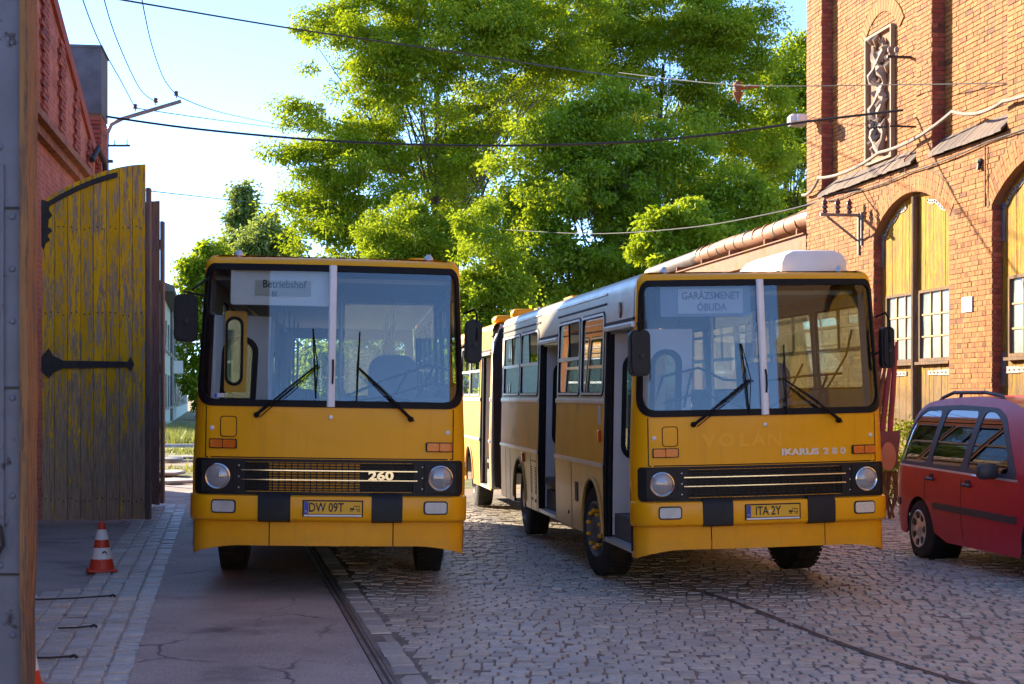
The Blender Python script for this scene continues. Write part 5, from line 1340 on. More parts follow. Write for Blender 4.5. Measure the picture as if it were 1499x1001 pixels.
b = MB(); b.tube([(-.95, 2.46, .5), (.95, 2.46, .5)], .07, 10); b.box((0, 6, .62), (1.9, 9.5, .2)); b.box((0, 1.3, .55), (1.7, 1.4, .25)); b.build('chassis', M['black'], bus1)
text_obj('260', .105, M['chrome'], 'model_badge', bus1, (.465, BP(.46, 1.117, .03).y, 1.117), sx=1.45, ext=.006, bold=.004)
bpanel('radiator_duct', [(-.52, .97), (.26, .97), (.26, 1.235), (-.52, 1.235)], [], M['yellow_side'], bus1, .01, None, -.024)
bpanel('radiator_back', [(-1.1, .95), (1.1, .95), (1.1, 1.25), (-1.1, 1.25)], [], M['ink'], bus1, .01, None, -.09)
b = MB(); b.prism(rrect(.68, 1.3, 1.02, 1.6, .1, 5), lambda a, c, d: (a, c, d + 3.1), 0, .1); b.prism(rrect(.72, 1.34, .98, 1.56, .08, 5), lambda a, c, d: (a, c, d + 3.1), .1, .13); b.build('roof_vent', M['yellow'], bus1, 50)
# sheet-yellow inner leaf of the front door seen through the screen, and the notice below it
e = empty('door_leaf'); e.parent = bus1
fnq = lambda a, c, o_: Vector((a, .52 + .25 * (a + 1.0) + o_, c))
panel('leaf_panel', fnq, rrect(-1.0, 1.86, -.8, 2.62, .02, 4), [rrect(-.985, 1.93, -.84, 2.56, .07, 6)], M['yellow'], e, .03, None, .2)
panel('window_seal', fnq, rrect(-.995, 1.92, -.83, 2.57, .08, 6), [rrect(-.975, 1.95, -.85, 2.54, .06, 6)], M['black'], e, .04, None, .2, .006)
panel('pane', fnq, rrect(-.98, 1.94, -.845, 2.55, .06, 6), [], M['sideglass'], e, .004, None, .3, -.01)
q = BP(-1.02, 1.84, .012)
bpanel('permit_sticker', rrect(-1.0, 1.812, -.91, 1.85, .005, 3), [], M['white2'], bus1, .002, None, .0165)
bpanel('sticker_band', [(-.998, 1.814), (-.976, 1.814), (-.976, 1.848), (-.998, 1.848)], [], M['plateblue'], bus1, .001, None, .018)

# ---- the articulated bus
YAW2, ROLL2 = R(8.4), R(-1.1)
bx2, by2 = 2.44, 14.95
zc2 = (gz(.87, 17.1) + gz(3.1, 17.5)) / 2 + .02
bus2 = empty('articulated_bus', (bx2, by2, zc2), (0, ROLL2, YAW2))
tag(bus2, 'yellow articulated bus with open doors and white roof unit, next to the red car', 'bus', 'old yellow buses in the yard')
p2 = dict(plate='ITA 2Y', plate_x=-.015, seal_x=.005, duct=None,
          wipers=[((-.66, 1.66), (-.13, 2.08), 0, (-.2, 2.42), (-.15, 1.76)), ((.7, 1.67), (.17, 2.08), 0, (.2, 2.4), (.2, 1.74))],
          mirrors=[(-1.24, -.1, 2.34, .2, .43, [[(-1.22, -.1, 2.54), (-1.24, -.06, 2.62), (-1.16, .08, 2.66)], [(-1.24, -.16, 2.74), (-1.24, -.16, 2.4)]]),
                   (1.26, .1, 2.36, .13, .4, [[(1.17, .14, 2.66), (1.25, .08, 2.7), (1.27, .03, 2.62), (1.27, 0.02, 2.4)], [(1.17, .16, 2.3), (1.26, .1, 2.36)]])],
          doors=[(.3, 1.62), (4.48, 5.8)], blind=(-.95, -.06, 2.69, 2.98), blind_mat=pm('blue_grey_sign_box', (.2, .25, .34), .5), blind_win=(-.78, -.14, 2.715, 2.955), roll_mat=pm('pale_blue_roll', (.5, .55, .62), .6),
          blind_text=[('GARÁZSMENET', .098, -.455, 2.885, .0015), ('ÓBUDA', .098, -.45, 2.775, .0015)], text_mat=pm('blue_grey_print', (.12, .11, .16), .6), rails=[])
p2['rails'] = [[(-1.0, .4, 1.8), (-.9, .36, 2.12), (-.55, .34, 2.2), (-.3, .34, 2.08), (0, .34, 2.06)], [(-.9, .36, 1.86), (-.55, .34, 1.96), (-.2, .34, 1.84), (0.0, .34, 1.76)], [(.1, .34, 1.78), (.45, .34, 1.95), (.75, .36, 1.98), (.95, .36, 2.3), (1.02, .38, 2.55)], [(.1, .35, 2.06), (.5, .34, 2.1), (.9, .36, 2.12)], [(-.7, .35, 1.82), (-.62, .35, 2.16)], [(.3, .34, 1.85), (.5, .34, 2.22)], [(.62, .34, 1.8), (.75, .34, 2.12)]]
bus_front(bus2, p2)
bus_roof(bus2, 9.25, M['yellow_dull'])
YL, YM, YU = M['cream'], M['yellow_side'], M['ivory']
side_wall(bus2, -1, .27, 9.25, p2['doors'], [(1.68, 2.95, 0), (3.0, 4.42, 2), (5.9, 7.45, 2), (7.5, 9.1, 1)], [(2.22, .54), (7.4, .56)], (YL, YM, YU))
side_wall(bus2, 1, .36, 9.25, [], [(.5, 1.9, 1), (1.95, 3.35, 1), (3.4, 4.8, 1), (4.85, 6.25, 1), (6.3, 7.7, 1), (7.75, 9.15, 1)], [(2.22, .56), (7.4, .56)], (M['yellow'], M['yellow'], M['yellow']))
for d in p2['doors']: doorway(bus2, -1, d, M['ivory'])
interior(bus2, 9.2, p2)
wheel(bus2, -1.06, 2.28, -1, .5, .3, 'steel', True, R(7)); wheel(bus2, 1.02, 2.28, 1, .5, .3, 'steel', False, R(7))
wheel(bus2, -1.03, 7.42, -1, .5); wheel(bus2, 1.03, 7.42, 1, .5)
b = MB(); b.tube([(-.95, 2.28, .5), (.95, 2.28, .5)], .07, 10); b.box((0, 4.9, .62), (1.5, 8.4, .22)); b.box((0, 1.3, .6), (1.2, 1.4, .2)); b.build('chassis', M['black'], bus2)
bpanel('radiator_back', [(-1.1, .95), (1.1, .95), (1.1, 1.25), (-1.1, 1.25)], [], M['ink'], bus2, .01, None, -.06)
text_obj('IKARUS', .082, M['silver'], 'maker_badge', bus2, (.34, BP(.34, 1.375, .0).y - .004, 1.375), (R(90), 0, R(2.9)), sx=1.38, ext=.005, bold=.004)
text_obj('2 8 0', .082, M['silver'], 'model_badge', bus2, (.69, BP(.69, 1.375, .0).y - .004, 1.375), (R(90), 0, R(5.8)), sx=1.4, ext=.005, bold=.004)
ghost = pm('cleaner_paint_ghost', (.95, .46, .02), .36, coat=.04, var=.03, spec=.3)
for tx, gx in (('V', -.55), ('O', -.38), ('L', -.21), ('Á', -.07), ('N', .09)):
    o = text_obj(tx, .17, ghost, 'faded_lettering', bus2, (gx, BP(gx, 1.5, .0).y + .0002, 1.5), (R(90), 0, math.asin(gx / 7)), sx=1.15, ext=.0035 if tx == 'V' else .0012, bold=.004)
# roof air unit
b = MB()
def ac_sec(y, k): return [(x, y, z) for x, z in ((-.5, 3.1), (-.5, 3.28), (-.44, 3.38), (-.32, 3.43), (.32, 3.43), (.44, 3.38), (.5, 3.28), (.5, 3.1))]
secs = [(1.2, .8, .7), (1.23, .95, .93), (1.32, 1.0, 1.0), (2.5, 1.0, 1.0), (2.78, .94, .8), (2.84, .8, .5)]
for (yy, kx_, kz_) in secs:
    for x_, y_, z_ in ac_sec(yy, 1): b.v.append((.70 + x_ * kx_ * .7, yy - .7, 3.1 + (z_ - 3.1) * kz_ * .78))
for j in range(len(secs) - 1):
    for i in range(8): b.f.append((j * 8 + i, j * 8 + (i + 1) % 8, (j + 1) * 8 + (i + 1) % 8, (j + 1) * 8 + i))
b.f += [tuple(range(8)), tuple(40 + i for i in range(8))[::-1]]
ac = b.build('roof_air_unit', M['white'], bus2, 40)
b = MB(); b.box((.70, 1.32, 3.12), (.74, 1.5, .06), 0, .01); b.build('unit_tray', M['trimblack'], ac)
for yy in (5.0, 7.4):
    b = MB(); b.prism(rrect(-.9, yy, -.4, yy + .7, .1, 5), lambda a, c, d: (a, c, d + 3.1), 0, .1); b.build('roof_vent', M['yellow'], bus2, 50)
# side details: fleet emblem, lamps, grilles, flap
m = Matrix.Translation(BP(-SY(.95), 2.8, .004)) @ Matrix.Rotation(R(-90), 4, 'Y')
b = MB(); b.lathe([(.001, .012), (.05, .012), (.055, 0)], 18, m @ Matrix.Diagonal((1.5, .8, 1, 1)), cap=False); b.build('side_vent', M['porcelain'], bus2)
for yy, vv in ((1.78, 1.52), (7.0, 1.1)):
    b = MB(); b.box(BP(-SY(yy), vv, .015), (.03, .09, .13), 0, .008); b.build('side_marker', M['redlens'], bus2)
b = MB(); b.box(BP(-SY(1.85), 1.74, .006), (.01, .1, .2)); b.build('side_notice', M['white2'], bus2)
b = MB(); b.box(BP(-SY(3.1), .86, .004), (.008, .16, .22), 0, .002); b.build('flap_handle', M['trimblack'], bus2)
for k in range(2):
    for j in range(14):
        b = MB(); b.box(BP(-SY(6.0 + k * .33), .66 + j * .026, .003), (.006, .1, .012)); b.build('vent_slot', M['ink'], bus2)
for yy in (6.02, 6.3, 3.6, 3.62): 
    b = MB(); b.lathe([(.022, 0), (.02, .01), (.001, .012)], 10, Matrix.Translation(BP(-SY(yy), .56 + .05 * (yy % 1), .002)) @ Matrix.Rotation(R(-90), 4, 'Y'), cap=False); b.build('flap_lock', M['porcelain'], bus2)
for yy in (3.42, 5.92, 6.4, 8.3, 8.75):
    b = MB(); b.box(BP(-SY(yy), .8, .001), (.004, .012, .74)); b.build('panel_joint', M['darkgrey'], bus2)
b = MB(); b.box(BP(-SY(6.15), 1.08, .001), (.004, .48, .012)); b.build('panel_joint', M['darkgrey'], bus2)
# bellows
bl = empty('bellows'); bl.parent = bus2
nf_ = 9
for i in range(nf_):
    y0_, y1_ = 9.27 + i * .13, 9.27 + (i + 1) * .13; ym = (y0_ + y1_) / 2
    def rg(y, k): return [(-1.2 * k, y, .5), (-1.2 * k, y, 2.6), (-1.08 * k, y, 3.0), (-.8, y, 3.06 * (.5 + .5 * k)), (.8, y, 3.06 * (.5 + .5 * k)), (1.08 * k, y, 3.0), (1.2 * k, y, 2.6), (1.2 * k, y, .5)]
    b = MB(); b.v = rg(y0_, .93) + rg(ym, 1.0) + rg(y1_, .93)
    b.f = [(r_ * 8 + j, r_ * 8 + j + 1, (r_ + 1) * 8 + j + 1, (r_ + 1) * 8 + j) for r_ in range(2) for j in range(7)]
    b.build('fold', M['bellows'], bl, 20)
for yy in (9.25, 10.45):
    b = MB(); b.tube([(-1.22, yy, .46), (-1.22, yy, 1.0), (-1.2, yy, 1.6), (-1.15, yy, 2.8), (-1.05, yy, 3.05), (1.05, yy, 3.05), (1.15, yy, 2.8), (1.22, yy, 1.0), (1.22, yy, .46)], .035, 8); b.build('bellows_frame', M['silver'], bl)
# trailer section
side_wall(bus2, -1, 10.5, 16.3, [(10.62, 11.85)], [(11.95, 13.3, 2), (13.35, 14.7, 1), (14.75, 16.1, 1)], [(13.3, .56)], (M['yellow_side'], M['yellow_side'], M['yellow_side']))
side_wall(bus2, 1, 10.5, 16.3, [], [(10.6, 12.0, 1), (12.05, 13.45, 1), (13.5, 14.9, 1)], [(13.3, .56)], (M['yellow_side'], M['yellow_side'], M['yellow_side']))
doorway(bus2, -1, (10.62, 11.85), M['yellow'])
bus_roof(bus2, 16.3, M['yellow'], y0=10.5, name='trailer_roof')
wheel(bus2, -1.02, 13.3, -1, .5); wheel(bus2, 1.02, 13.3, 1, .5)
b = MB(); b.box((0, 13.4, .86), (2.3, 5.6, .06)); b.build('trailer_floor', M['floor'], bus2)
panel('rear_wall', lambda a, c, o_: Vector((a, 16.3 + o_, c)), [(-1.2, .45), (1.2, .45), (1.12, 3.06), (-1.12, 3.06)], [rrect(-1.0, 1.75, 1.0, 2.75, .12, 5)], M['yellow'], bus2, .04, M['inwhite'], .3)
for (vy, vl) in ((10.9, .5), (8.9, .3)):
    b = MB(); b.box((-.85, vy, 3.17), (.5, vl, .14), 0, .04); b.build('roof_vent', M['yellow'], bus2, 50)
# ------------------------------------------------------------------ red people carrier
cw = ground_px(1357, 816)
cang = math.atan2(-.9886, .1503)
CRX = .93
car = empty('parked_car', (cw.x - .1503 * CRX + .9886 * .8, cw.y + .9886 * CRX + .1503 * .8, cw.z), (0, 0, cang))
car.scale = (1, 1, 1.045)
tag(car, 'dark red estate people carrier with roof rails parked by the brick hall', 'car')
# local: x forward from the tail, visible flank at local y = -W
TOPP = [(.03, .42), (.0, .62), (.01, .85), (.07, 1.03), (.2, 1.3), (.36, 1.53), (.52, 1.645), (.8, 1.7), (1.4, 1.735), (2.2, 1.73), (2.75, 1.67), (3.1, 1.54), (3.75, 1.1), (4.2, 1.0), (4.5, .86), (4.62, .7), (4.63, .42)]
def smooth_open(P_, n):
    out = []
    for i in range(len(P_) - 1):
        p0, p1_, p2_, p3 = (Vector(P_[max(i - 1, 0)]), Vector(P_[i]), Vector(P_[i + 1]), Vector(P_[min(i + 2, len(P_) - 1)]))
        for k in range(n):
            s = k / n; q = .5 * ((2 * p1_) + (p2_ - p0) * s + (2 * p0 - 5 * p1_ + 4 * p2_ - p3) * s * s + (3 * p1_ - p0 - 3 * p2_ + p3) * s ** 3); out.append((q.x, q.y))
    out.append(tuple(P_[-1])); return out
TK = 4; TOPP = smooth_open(TOPP, TK)
def soft(P_, it=2, r=.22):
    for _ in range(it):
        Q = []
        for i in range(len(P_)):
            a = Vector(P_[i]); b_ = Vector(P_[(i + 1) % len(P_)]); l = (b_ - a).length; f = min(r, .05 / max(l, 1e-6)) if l > .2 else r
            Q += [tuple(a.lerp(b_, f)), tuple(a.lerp(b_, 1 - f))]
        P_ = Q
    return P_
def cwid(x, z):
    w = .905 - .03 * ((z - .7) / .4) ** 2 if z < .95 else .889 - .30 * (z - .95) - .09 * max(0, z - .95) ** 2
    if x < .5: w -= .22 * ((.5 - x) / .5) ** 2.4
    if x > 4.0: w -= .25 * ((x - 4.0) / .63) ** 2.2
    return w
def CP(side):
    return lambda x, z, o: Vector((x, side * (cwid(x, z) + o), z))
def arch(xc, r, n=12): return [(xc - r * math.cos(PI * i / n), .3 + r * math.sin(PI * i / n)) for i in range(n + 1)]
WIN = [(.17, 1.03), (3.2, .985), (2.98, 1.18), (2.62, 1.52), (2.4, 1.6), (1.5, 1.625), (.62, 1.6), (.46, 1.52), (.3, 1.28)]
def wz(x, lo):  # window line heights
    up = [(.3, 1.28), (.46, 1.52), (.62, 1.6), (1.5, 1.625), (2.4, 1.6), (2.62, 1.52), (2.98, 1.18), (3.2, .99)]
    return 1.03 - (x - .17) * .015 if lo else float(np.interp(x, [q[0] for q in up], [q[1] for q in up]))
gx = [.03 + .09 * i for i in range(52)]; gzv = [.3 + .08 * i for i in range(18)]
for sd in (-1, 1):
    outl = [(.06, .26)] + [(.5, .24)] + arch(CRX, .365)[0:] + [(1.6, .22), (3.3, .22)] + arch(3.72, .365) + [(4.4, .24), (4.6, .3)] + TOPP[::-1][1:-1] 
    panel('body_side', CP(sd), outl, [soft(WIN)], M['red'], car, .02, M['darkgrey'], .08, 0, gx, gzv)
    # glazing: three panes with dark pillars
    for (a, c) in ((.2, 1.06), (1.16, 1.98), (2.08, 3.1)):
        P_ = [(a, wz(a, 1) + .01), (c, wz(c, 1) + .01)]
        tp = [x for x in [a + (c - a) * i / 8 for i in range(9)]]
        sh = .06 if a < .5 else 0.04
        P_ = [(a + (.0 if a > .5 else 0), wz(a, 1) + .012), (c, wz(c, 1) + .012)] + [(x + sh * 0, wz(x, 0) - .015) for x in tp[::-1] if wz(x, 0) - .015 > wz(x, 1) + .03]
        P_ = soft(P_)
        panel('side_window', CP(sd), P_, [], M['carglass'], car, .006, None, .1, -.004, gx, gzv)
    panel('window_surround', CP(sd), soft([(.1, 1.005), (3.3, .955)] + [(3.02, 1.2), (2.65, 1.545), (2.41, 1.63), (1.5, 1.655), (.6, 1.632), (.43, 1.545), (.26, 1.3)]), [soft(q_) for q_ in [[(.2, 1.042), (1.06, 1.03)] + [(x, wz(x, 0) - .012) for x in (1.06, .8, .62, .46, .32)], [(1.17, 1.028), (1.97, 1.015), (1.99, 1.6), (1.19, 1.605)], [(2.1, 1.013), (3.08, 1.0), (2.94, 1.18), (2.6, 1.49), (2.38, 1.585), (2.12, 1.595)]]], M['carplastic'], car, .012, None, .08, .004, gx, gzv)
    panel('bright_strip', CP(sd), [(.1, .985), (3.3, .935), (3.3, .955), (.1, 1.005)], [], M['silver'], car, .006, None, .1, .008)
    panel('rub_strip', CP(sd), [(1.35, .56), (3.3, .54), (3.3, .61), (1.36, .625), (1.33, .6)], [], M['carplastic'], car, .02, None, .1, .018)
    panel('rear_bumper_strip', CP(sd), [(.03, .55), (.42, .55), (.42, .62), (.03, .62)], [], M['carplastic'], car, .02, None, .06, .014)
    for dx in (1.1, 2.03):
        panel('door_gap', CP(sd), [(dx - .004, .3), (dx + .004, .3), (dx + .004, 1.0), (dx - .004, 1.0)], [], M['ink'], car, .002, None, .1, .0025)
    for dx, hz in ((1.17, .87), (2.1, .85)):
        b = MB(); q = CP(sd)(dx + .1, hz, .02); b.box(q, (.2, .03, .035), 0, .012); h = b.build('door_handle', M['carplastic'], car)
        b = MB(); b.box(CP(sd)(dx + .1, hz + .03, .002), (.1, .01, .05), 0, .003); b.build('handle_recess', M['ink'], car)
    b = MB(); pts = [CP(sd)(.72, 1.68, -.06), CP(sd)(.85, 1.68, -.06) + Vector((0, 0, .055)), CP(sd)(1.1, 1.72, -.05) + Vector((0, 0, .065)), CP(sd)(1.9, 1.72, -.05) + Vector((0, 0, .065)), CP(sd)(2.3, 1.7, -.05) + Vector((0, 0, .05)), CP(sd)(2.5, 1.66, -.06)]
    b.tube(pts, .02, 8); b.tube([CP(sd)(1.3, 1.66, -.05), CP(sd)(1.3, 1.72, -.05) + Vector((0, 0, .06))], .02, 6); b.build('roof_rail', M['carplastic'], car)
    b = MB(); q = CP(sd)(2.86, 1.02, .13); b.box(q, (.11, .22, .15), 0, .035); b.tube([CP(sd)(2.86, .98, .0), CP(sd)(2.86, .98, .08)], .03, 6); b.build('door_mirror', M['carplastic'], car, 60)
    panel('tail_lamp', CP(sd), [(.035, .78), (.13, .78), (.2, 1.0), (.09, 1.02), (.05, .98)], [], M['redlens'], car, .01, None, .06, .004)
    for wx in (CRX, 3.72):
        e = empty('wheel'); e.parent = car
        m = Matrix.Translation((wx, sd * .8, .315)) @ Matrix.Rotation(-sd * PI / 2, 4, 'X')
        b = MB(); b.lathe([(.2, -.1), (.24, -.105), (.295, -.09), (.315, -.06), (.315, .06), (.295, .09), (.24, .105), (.205, .1)], 36, m, cap=False); b.build('tyre', M['tyre'], e)
        b = MB(); b.lathe([(.2, -.08), (.205, .1), (.195, .108), (.18, .1), (.1, .085), (.06, .1), (.04, .108), (.001, .11)], 30, m, cap=False); rim = b.build('rim', M['silver'], e)
        for i in range(7):
            a = 2 * PI * i / 7; mm = m @ Matrix.Rotation(a, 4, 'Z')
            b = MB(); b.prism([(.115, -.018), (.17, -.04), (.185, 0), (.17, .04), (.115, .018)], lambda p_, q_, d: mm @ Vector((p_, q_, d)), .08, .104 - .0); b.build('wheel_slot', M['ink'], e, 0)
        b = MB(); b.lathe([(.36, -.28), (.365, .06)], 24, m, cap=False); b.build('wheel_well', M['ink'], e)
def car_strip(name, i0, i1, mat, n=8, crown=.02):
    b = MB()
    i0 *= TK; i1 *= TK
    for i in range(i0, i1 + 1):
        x, z = TOPP[i]; w = cwid(x, z)
        for j in range(n + 1):
            t = -1 + 2 * j / n; cr = crown * (1 - t * t)
            dx = -.12 * (1 - t * t) if x < .6 else (.12 * (1 - t * t) if x > 2.6 else 0)
            b.v.append((x + dx * (.6 if x < .6 else 1), w * t, z + (cr if .4 < x < 4.4 else 0)))
    k = n + 1
    for i in range(i1 - i0):
        for j in range(n): b.f.append((i * k + j, i * k + j + 1, (i + 1) * k + j + 1, (i + 1) * k + j))
    return b.build(name, mat, car, 45)
car_strip('tailgate', 0, 3, M['red']); car_strip('rear_window', 3, 5, M['carglass']); car_strip('roof', 5, 10, M['red']); car_strip('windscreen', 10, 12, M['carglass']); car_strip('bonnet', 12, 15, M['red']); car_strip('front_bumper', 15, 16, M['carplastic'])
b = MB(); b.box((2.3, 0, .32), (4.3, 1.5, .16)); b.box((2.2, 0, .42), (3.0, 1.6, .06)); b.build('underbody', M['ink'], car)
for x_ in (1.0, 1.85, 2.75):
    for y_ in (-.42, .42):
        b = MB(); b.box((x_, y_, .72), (.45, .48, .18), 0, .06); b.box((x_ - .22, y_, 1.02), (.14, .46, .6), 0, .06); b.box((x_ - .25, y_, 1.38), (.1, .26, .16), 0, .05); b.build('seat', M['darkgrey'], car, 60)

# ------------------------------------------------------------------ traffic cones
def cone(name, loc, label, h=.5, r=.135):
    t = tag(empty(name, loc, (0, 0, R(20))), label, 'traffic cone', 'traffic cones by the gates')
    b = MB(); b.box((0, 0, .014), (.3, .3, .028), 0, .01); b.build('base', M['coneorange'], t)
    prof = lambda z: .03 + (r - .03) * (1 - z / h)
    bands = [(.028, .13, 'coneorange'), (.13, .245, 'conewhite'), (.245, .325, 'coneorange'), (.325, .43, 'conewhite'), (.43, h, 'coneorange')]
    for i, (a, c, mt) in enumerate(bands):
        e_ = .002 if mt == 'conewhite' else 0
        b = MB(); pr = [(prof(a) + e_, a), (prof(c) + e_, c)] + ([(prof(c) - .008, c + .006), (.012, c + .002)] if i == 4 else [])
        b.lathe(pr, 28, cap=False); b.build('reflective_band' if mt == 'conewhite' else 'cone_body', M[mt], t)
    b = MB(); b.prism([(-.03, .18), (.0, .2), (.028, .175), (.01, .215), (-.02, .21)], lambda a, c, d: (a + .02, -prof(c) - .003 + d, c), -.001, .001); b.build('print_mark', M['ink'], t, 0)
    return t
cone('traffic_cone', ground_px(149, 836), 'red and white traffic cone standing before the peeling gate')
cone('traffic_cone', ground_px(30, 1012), 'red and white traffic cone half hidden by the riveted gate edge')
for i, (pa, pb_, lab) in enumerate((((48, 882), (162, 876), 'uppermost of three iron rods lying on the paving stones'), ((85, 924), (134, 921), 'short middle iron rod lying on the paving stones'), ((40, 968), (104, 966), 'lowest of three iron rods lying on the paving stones'))):
    A, B = ground_px(*pa), ground_px(*pb_)
    b = MB(); b.tube([A + Vector((0, 0, .025)), A.lerp(B, .5) + Vector((0, 0, .02)), B + Vector((0, 0, .025))], .008, 6)
    b.tube([B + Vector((-.01, 0, .02)), B + Vector((.02, .0, .032)), B + Vector((.035, .02, .015))], .012, 6)
    tag(b.build('iron_rod', M['iron']), lab, 'rod', 'rods on the paving')

# ------------------------------------------------------------------ pole, wires
t = tag(empty('wire_pole', (at(157, 400, 33).x, 33, gz(-8.5, 33))), 'curved grey pole with three insulators above the gate leaf', 'pole')
o0 = Vector(t.location)
b = MB(); pts = [Vector((0, 0, 0)), Vector((0, 0, 4)), at(156, 215, 33) - o0, at(157, 195, 33) - o0, at(163, 182, 33) - o0, at(178, 174, 33) - o0, at(215, 163, 33) - o0, at(265, 148, 33) - o0]
b.tube(pts, [.06, .05, .045, .042, .042, .042, .042, .04], 10); b.build('curved_tube', M['galv'], t)
for (qx, qy) in ((198, 163), (228, 154), (258, 144)):
    q = at(qx, qy, 33) - o0
    b = MB(); b.lathe([(.012, 0), (.012, .05), (.045, .055), (.05, .09), (.03, .1), (.045, .12), (.04, .15), (.015, .16)], 10, Matrix.Translation(q)); b.build('insulator', M['porcelain'], t)
b = MB(); b.box(at(171, 213, 33) - o0, (.55, .05, .04)); b.tube([at(168, 213, 33) - o0, at(168, 205, 33) - o0], .012, 6); b.tube([at(186, 213, 33) - o0, at(186, 204, 33) - o0], .012, 6); b.box(at(158, 236, 33) - o0, (.2, .08, .06)); b.build('cross_arm', M['iron'], t)
def wire(name, P_, r, label, n=6):
    P_ = [at(*q) for q in P_]; pts = []
    for i in range(len(P_) - 1):                         # smooth curve through the points
        p0 = P_[max(i - 1, 0)]; p1_ = P_[i]; p2_ = P_[i + 1]; p3 = P_[min(i + 2, len(P_) - 1)]
        for k in range(n):
            s = k / n; pts.append(.5 * ((2 * p1_) + (p2_ - p0) * s + (2 * p0 - 5 * p1_ + 4 * p2_ - p3) * s * s + (3 * p1_ - p0 - 3 * p2_ + p3) * s ** 3))
    pts.append(P_[-1]); b = MB(); b.tube(pts, r, 6); return tag(b.build(name, M['cable']), label, 'cable')
wire('overhead_cable', [(-60, -42, 24), (175, -1, 26), (430, 42, 30), (650, 74, 33), (850, 104, 37), (1000, 124, 50)], .016, 'topmost dark cable crossing the sky into the trees')
wire('overhead_cable', [(905, 106, 38), (1075, 124, 30), (1300, 124, 26), (1540, 120, 22)], .009, 'thin wire reaching across the brick hall above the niche middle')
wire('overhead_cable', [(120, 163, 31), (160, 171, 30.5), (300, 190, 30), (500, 207, 29.5), (700, 213, 29), (900, 209, 28), (1050, 196, 27.4), (1180, 178, 26.8), (1322, 161, 26)], .021, 'heavy sagging cable strung from the gate building to the brick hall')
wire('overhead_wire', [(198, 158, 33), (178, 120, 29), (145, 60, 24), (118, -10, 20), (105, -60, 18)], .009, 'thin wire rising from the innermost pole insulator')
wire('overhead_wire', [(228, 149, 33), (205, 130, 30), (172, 60, 24), (150, -10, 20), (140, -60, 18)], .009, 'thin wire rising from the middle pole insulator')
wire('overhead_wire', [(258, 139, 33), (240, 115, 30), (222, 65, 25), (206, -10, 20), (198, -60, 18)], .009, 'thin wire rising from the outermost pole insulator')
wire('overhead_wire', [(198, 158, 33), (300, 173, 45), (415, 188, 66), (500, 198, 84)], .012, 'lower of two faint wires leaving the pole towards the big tree')
wire('overhead_wire', [(258, 140, 33), (330, 166, 48), (430, 186, 72), (520, 200, 90)], .012, 'upper of two faint wires leaving the pole towards the big tree')
wire('overhead_wire', [(195, 276, 34), (260, 284, 42), (410, 300, 66), (520, 308, 86)], .014, 'single thin wire above the far poplar')
wire('overhead_cable', [(1212, 291, 30), (1130, 312, 33), (1000, 334, 40), (860, 342, 52), (740, 336, 70)], .014, 'dark cable running from the insulator rack past the lagged pipe')
t = tag(empty('wire_insulator', at(1080, 128, 30)), 'rusty insulator fitting with short arm hanging on the thin wire', 'insulator')
b = MB(); b.lathe([(.01, -.3), (.05, -.22), (.09, -.14), (.1, -.1), (.06, -.08), (.07, 0), (.09, .04), (.06, .1), (.02, .13)], 12, cap=False); b.build('body', M['rust'], t)
b = MB(); b.tube([(.05, 0, -.02), (.36, .02, .03)], .03, 8); b.lathe([(.04, 0), (.045, .03), (.02, .06)], 8, Matrix.Translation((.36, .02, .0))); b.build('arm', M['rust'], t)

# ------------------------------------------------------------------ scrap and weeds by the hall door
t = tag(empty('farm_implement', (0, 0, 0)), 'red painted shafts and box of an old implement behind the bus corner', 'implement')
for (a, c) in (((1302, 640), (1312, 500)), ((1290, 640), (1306, 505)), ((1280, 640), (1296, 528)), ((1276, 650), (1286, 545))):
    b = MB(); A = at(a[0], a[1], 23.2); B = at(c[0], c[1], 23.2); b.tube([A, A.lerp(B, .5) + Vector((.01, .03, 0)), B], [.045, .042, .03], 8); b.build('shaft', M['rust'] if a[0] < 1285 else pm('faded_red_paint', (.3, .045, .04), .6, var=.2), t)
b = MB(); b.prism([(1282, 632), (1318, 630), (1314, 680), (1296, 690), (1286, 668)], lambda a, c, d: at(a, c, 23.0 + d), -.12, .2); b.build('box', pm('red_brown_box', (.24, .06, .045), .6, var=.2), t, 0)
b = MB(); b.lathe([(.14, 0), (.14, .02), (.03, .03), (.001, .03)], 18, Matrix.Translation(at(1300, 668, 22.85)) @ Matrix.Rotation(R(90), 4, 'X') @ Matrix.Diagonal((.8, 1.5, 1, 1)), cap=False); b.build('disc', pm('orange_disc', (.6, .2, .08), .5), t)
b = MB()
for i in range(6):
    A = at(1292 + i * 4, 690, 23.1); B = ground_px(1296 + i * 6, 762 - i); B = Vector((A.x + random.uniform(-.15, .2), A.y + random.uniform(-.2, .2), gz(A.x, A.y))); b.tube([A, A.lerp(B, .5) + Vector((random.uniform(-.08, .08), 0, 0)), B], .018, 6)
b.build('legs', M['rust'], t)
nt_ = MB(); nt_.prism([(4.55, 1.7), (4.9, 1.7), (4.9, 2.12), (4.55, 2.12)], lambda a, c, d: HL(a, c, -.235 + d), 0, .006); nt_.build('notice_sheet', M['white2'], hall, 0)
b = MB(); b.prism([(5.55, 2.0), (6.3, 1.55), (6.33, 1.62), (5.58, 2.08)], lambda a, c, d: HL(a, c, -.2 + d), 0, .03); b.prism([(5.6, 1.1), (5.72, 1.1), (5.72, 1.95), (5.56, 2.02)], lambda a, c, d: HL(a, c, -.2 + d), 0, .03); tag(b.build('leaning_board', M['doorpost'], None, 0), 'broken brown boards leaning on the first arched door above the car', 'boards'); bpy.data.objects[b and 'leaning_board'].location = HP

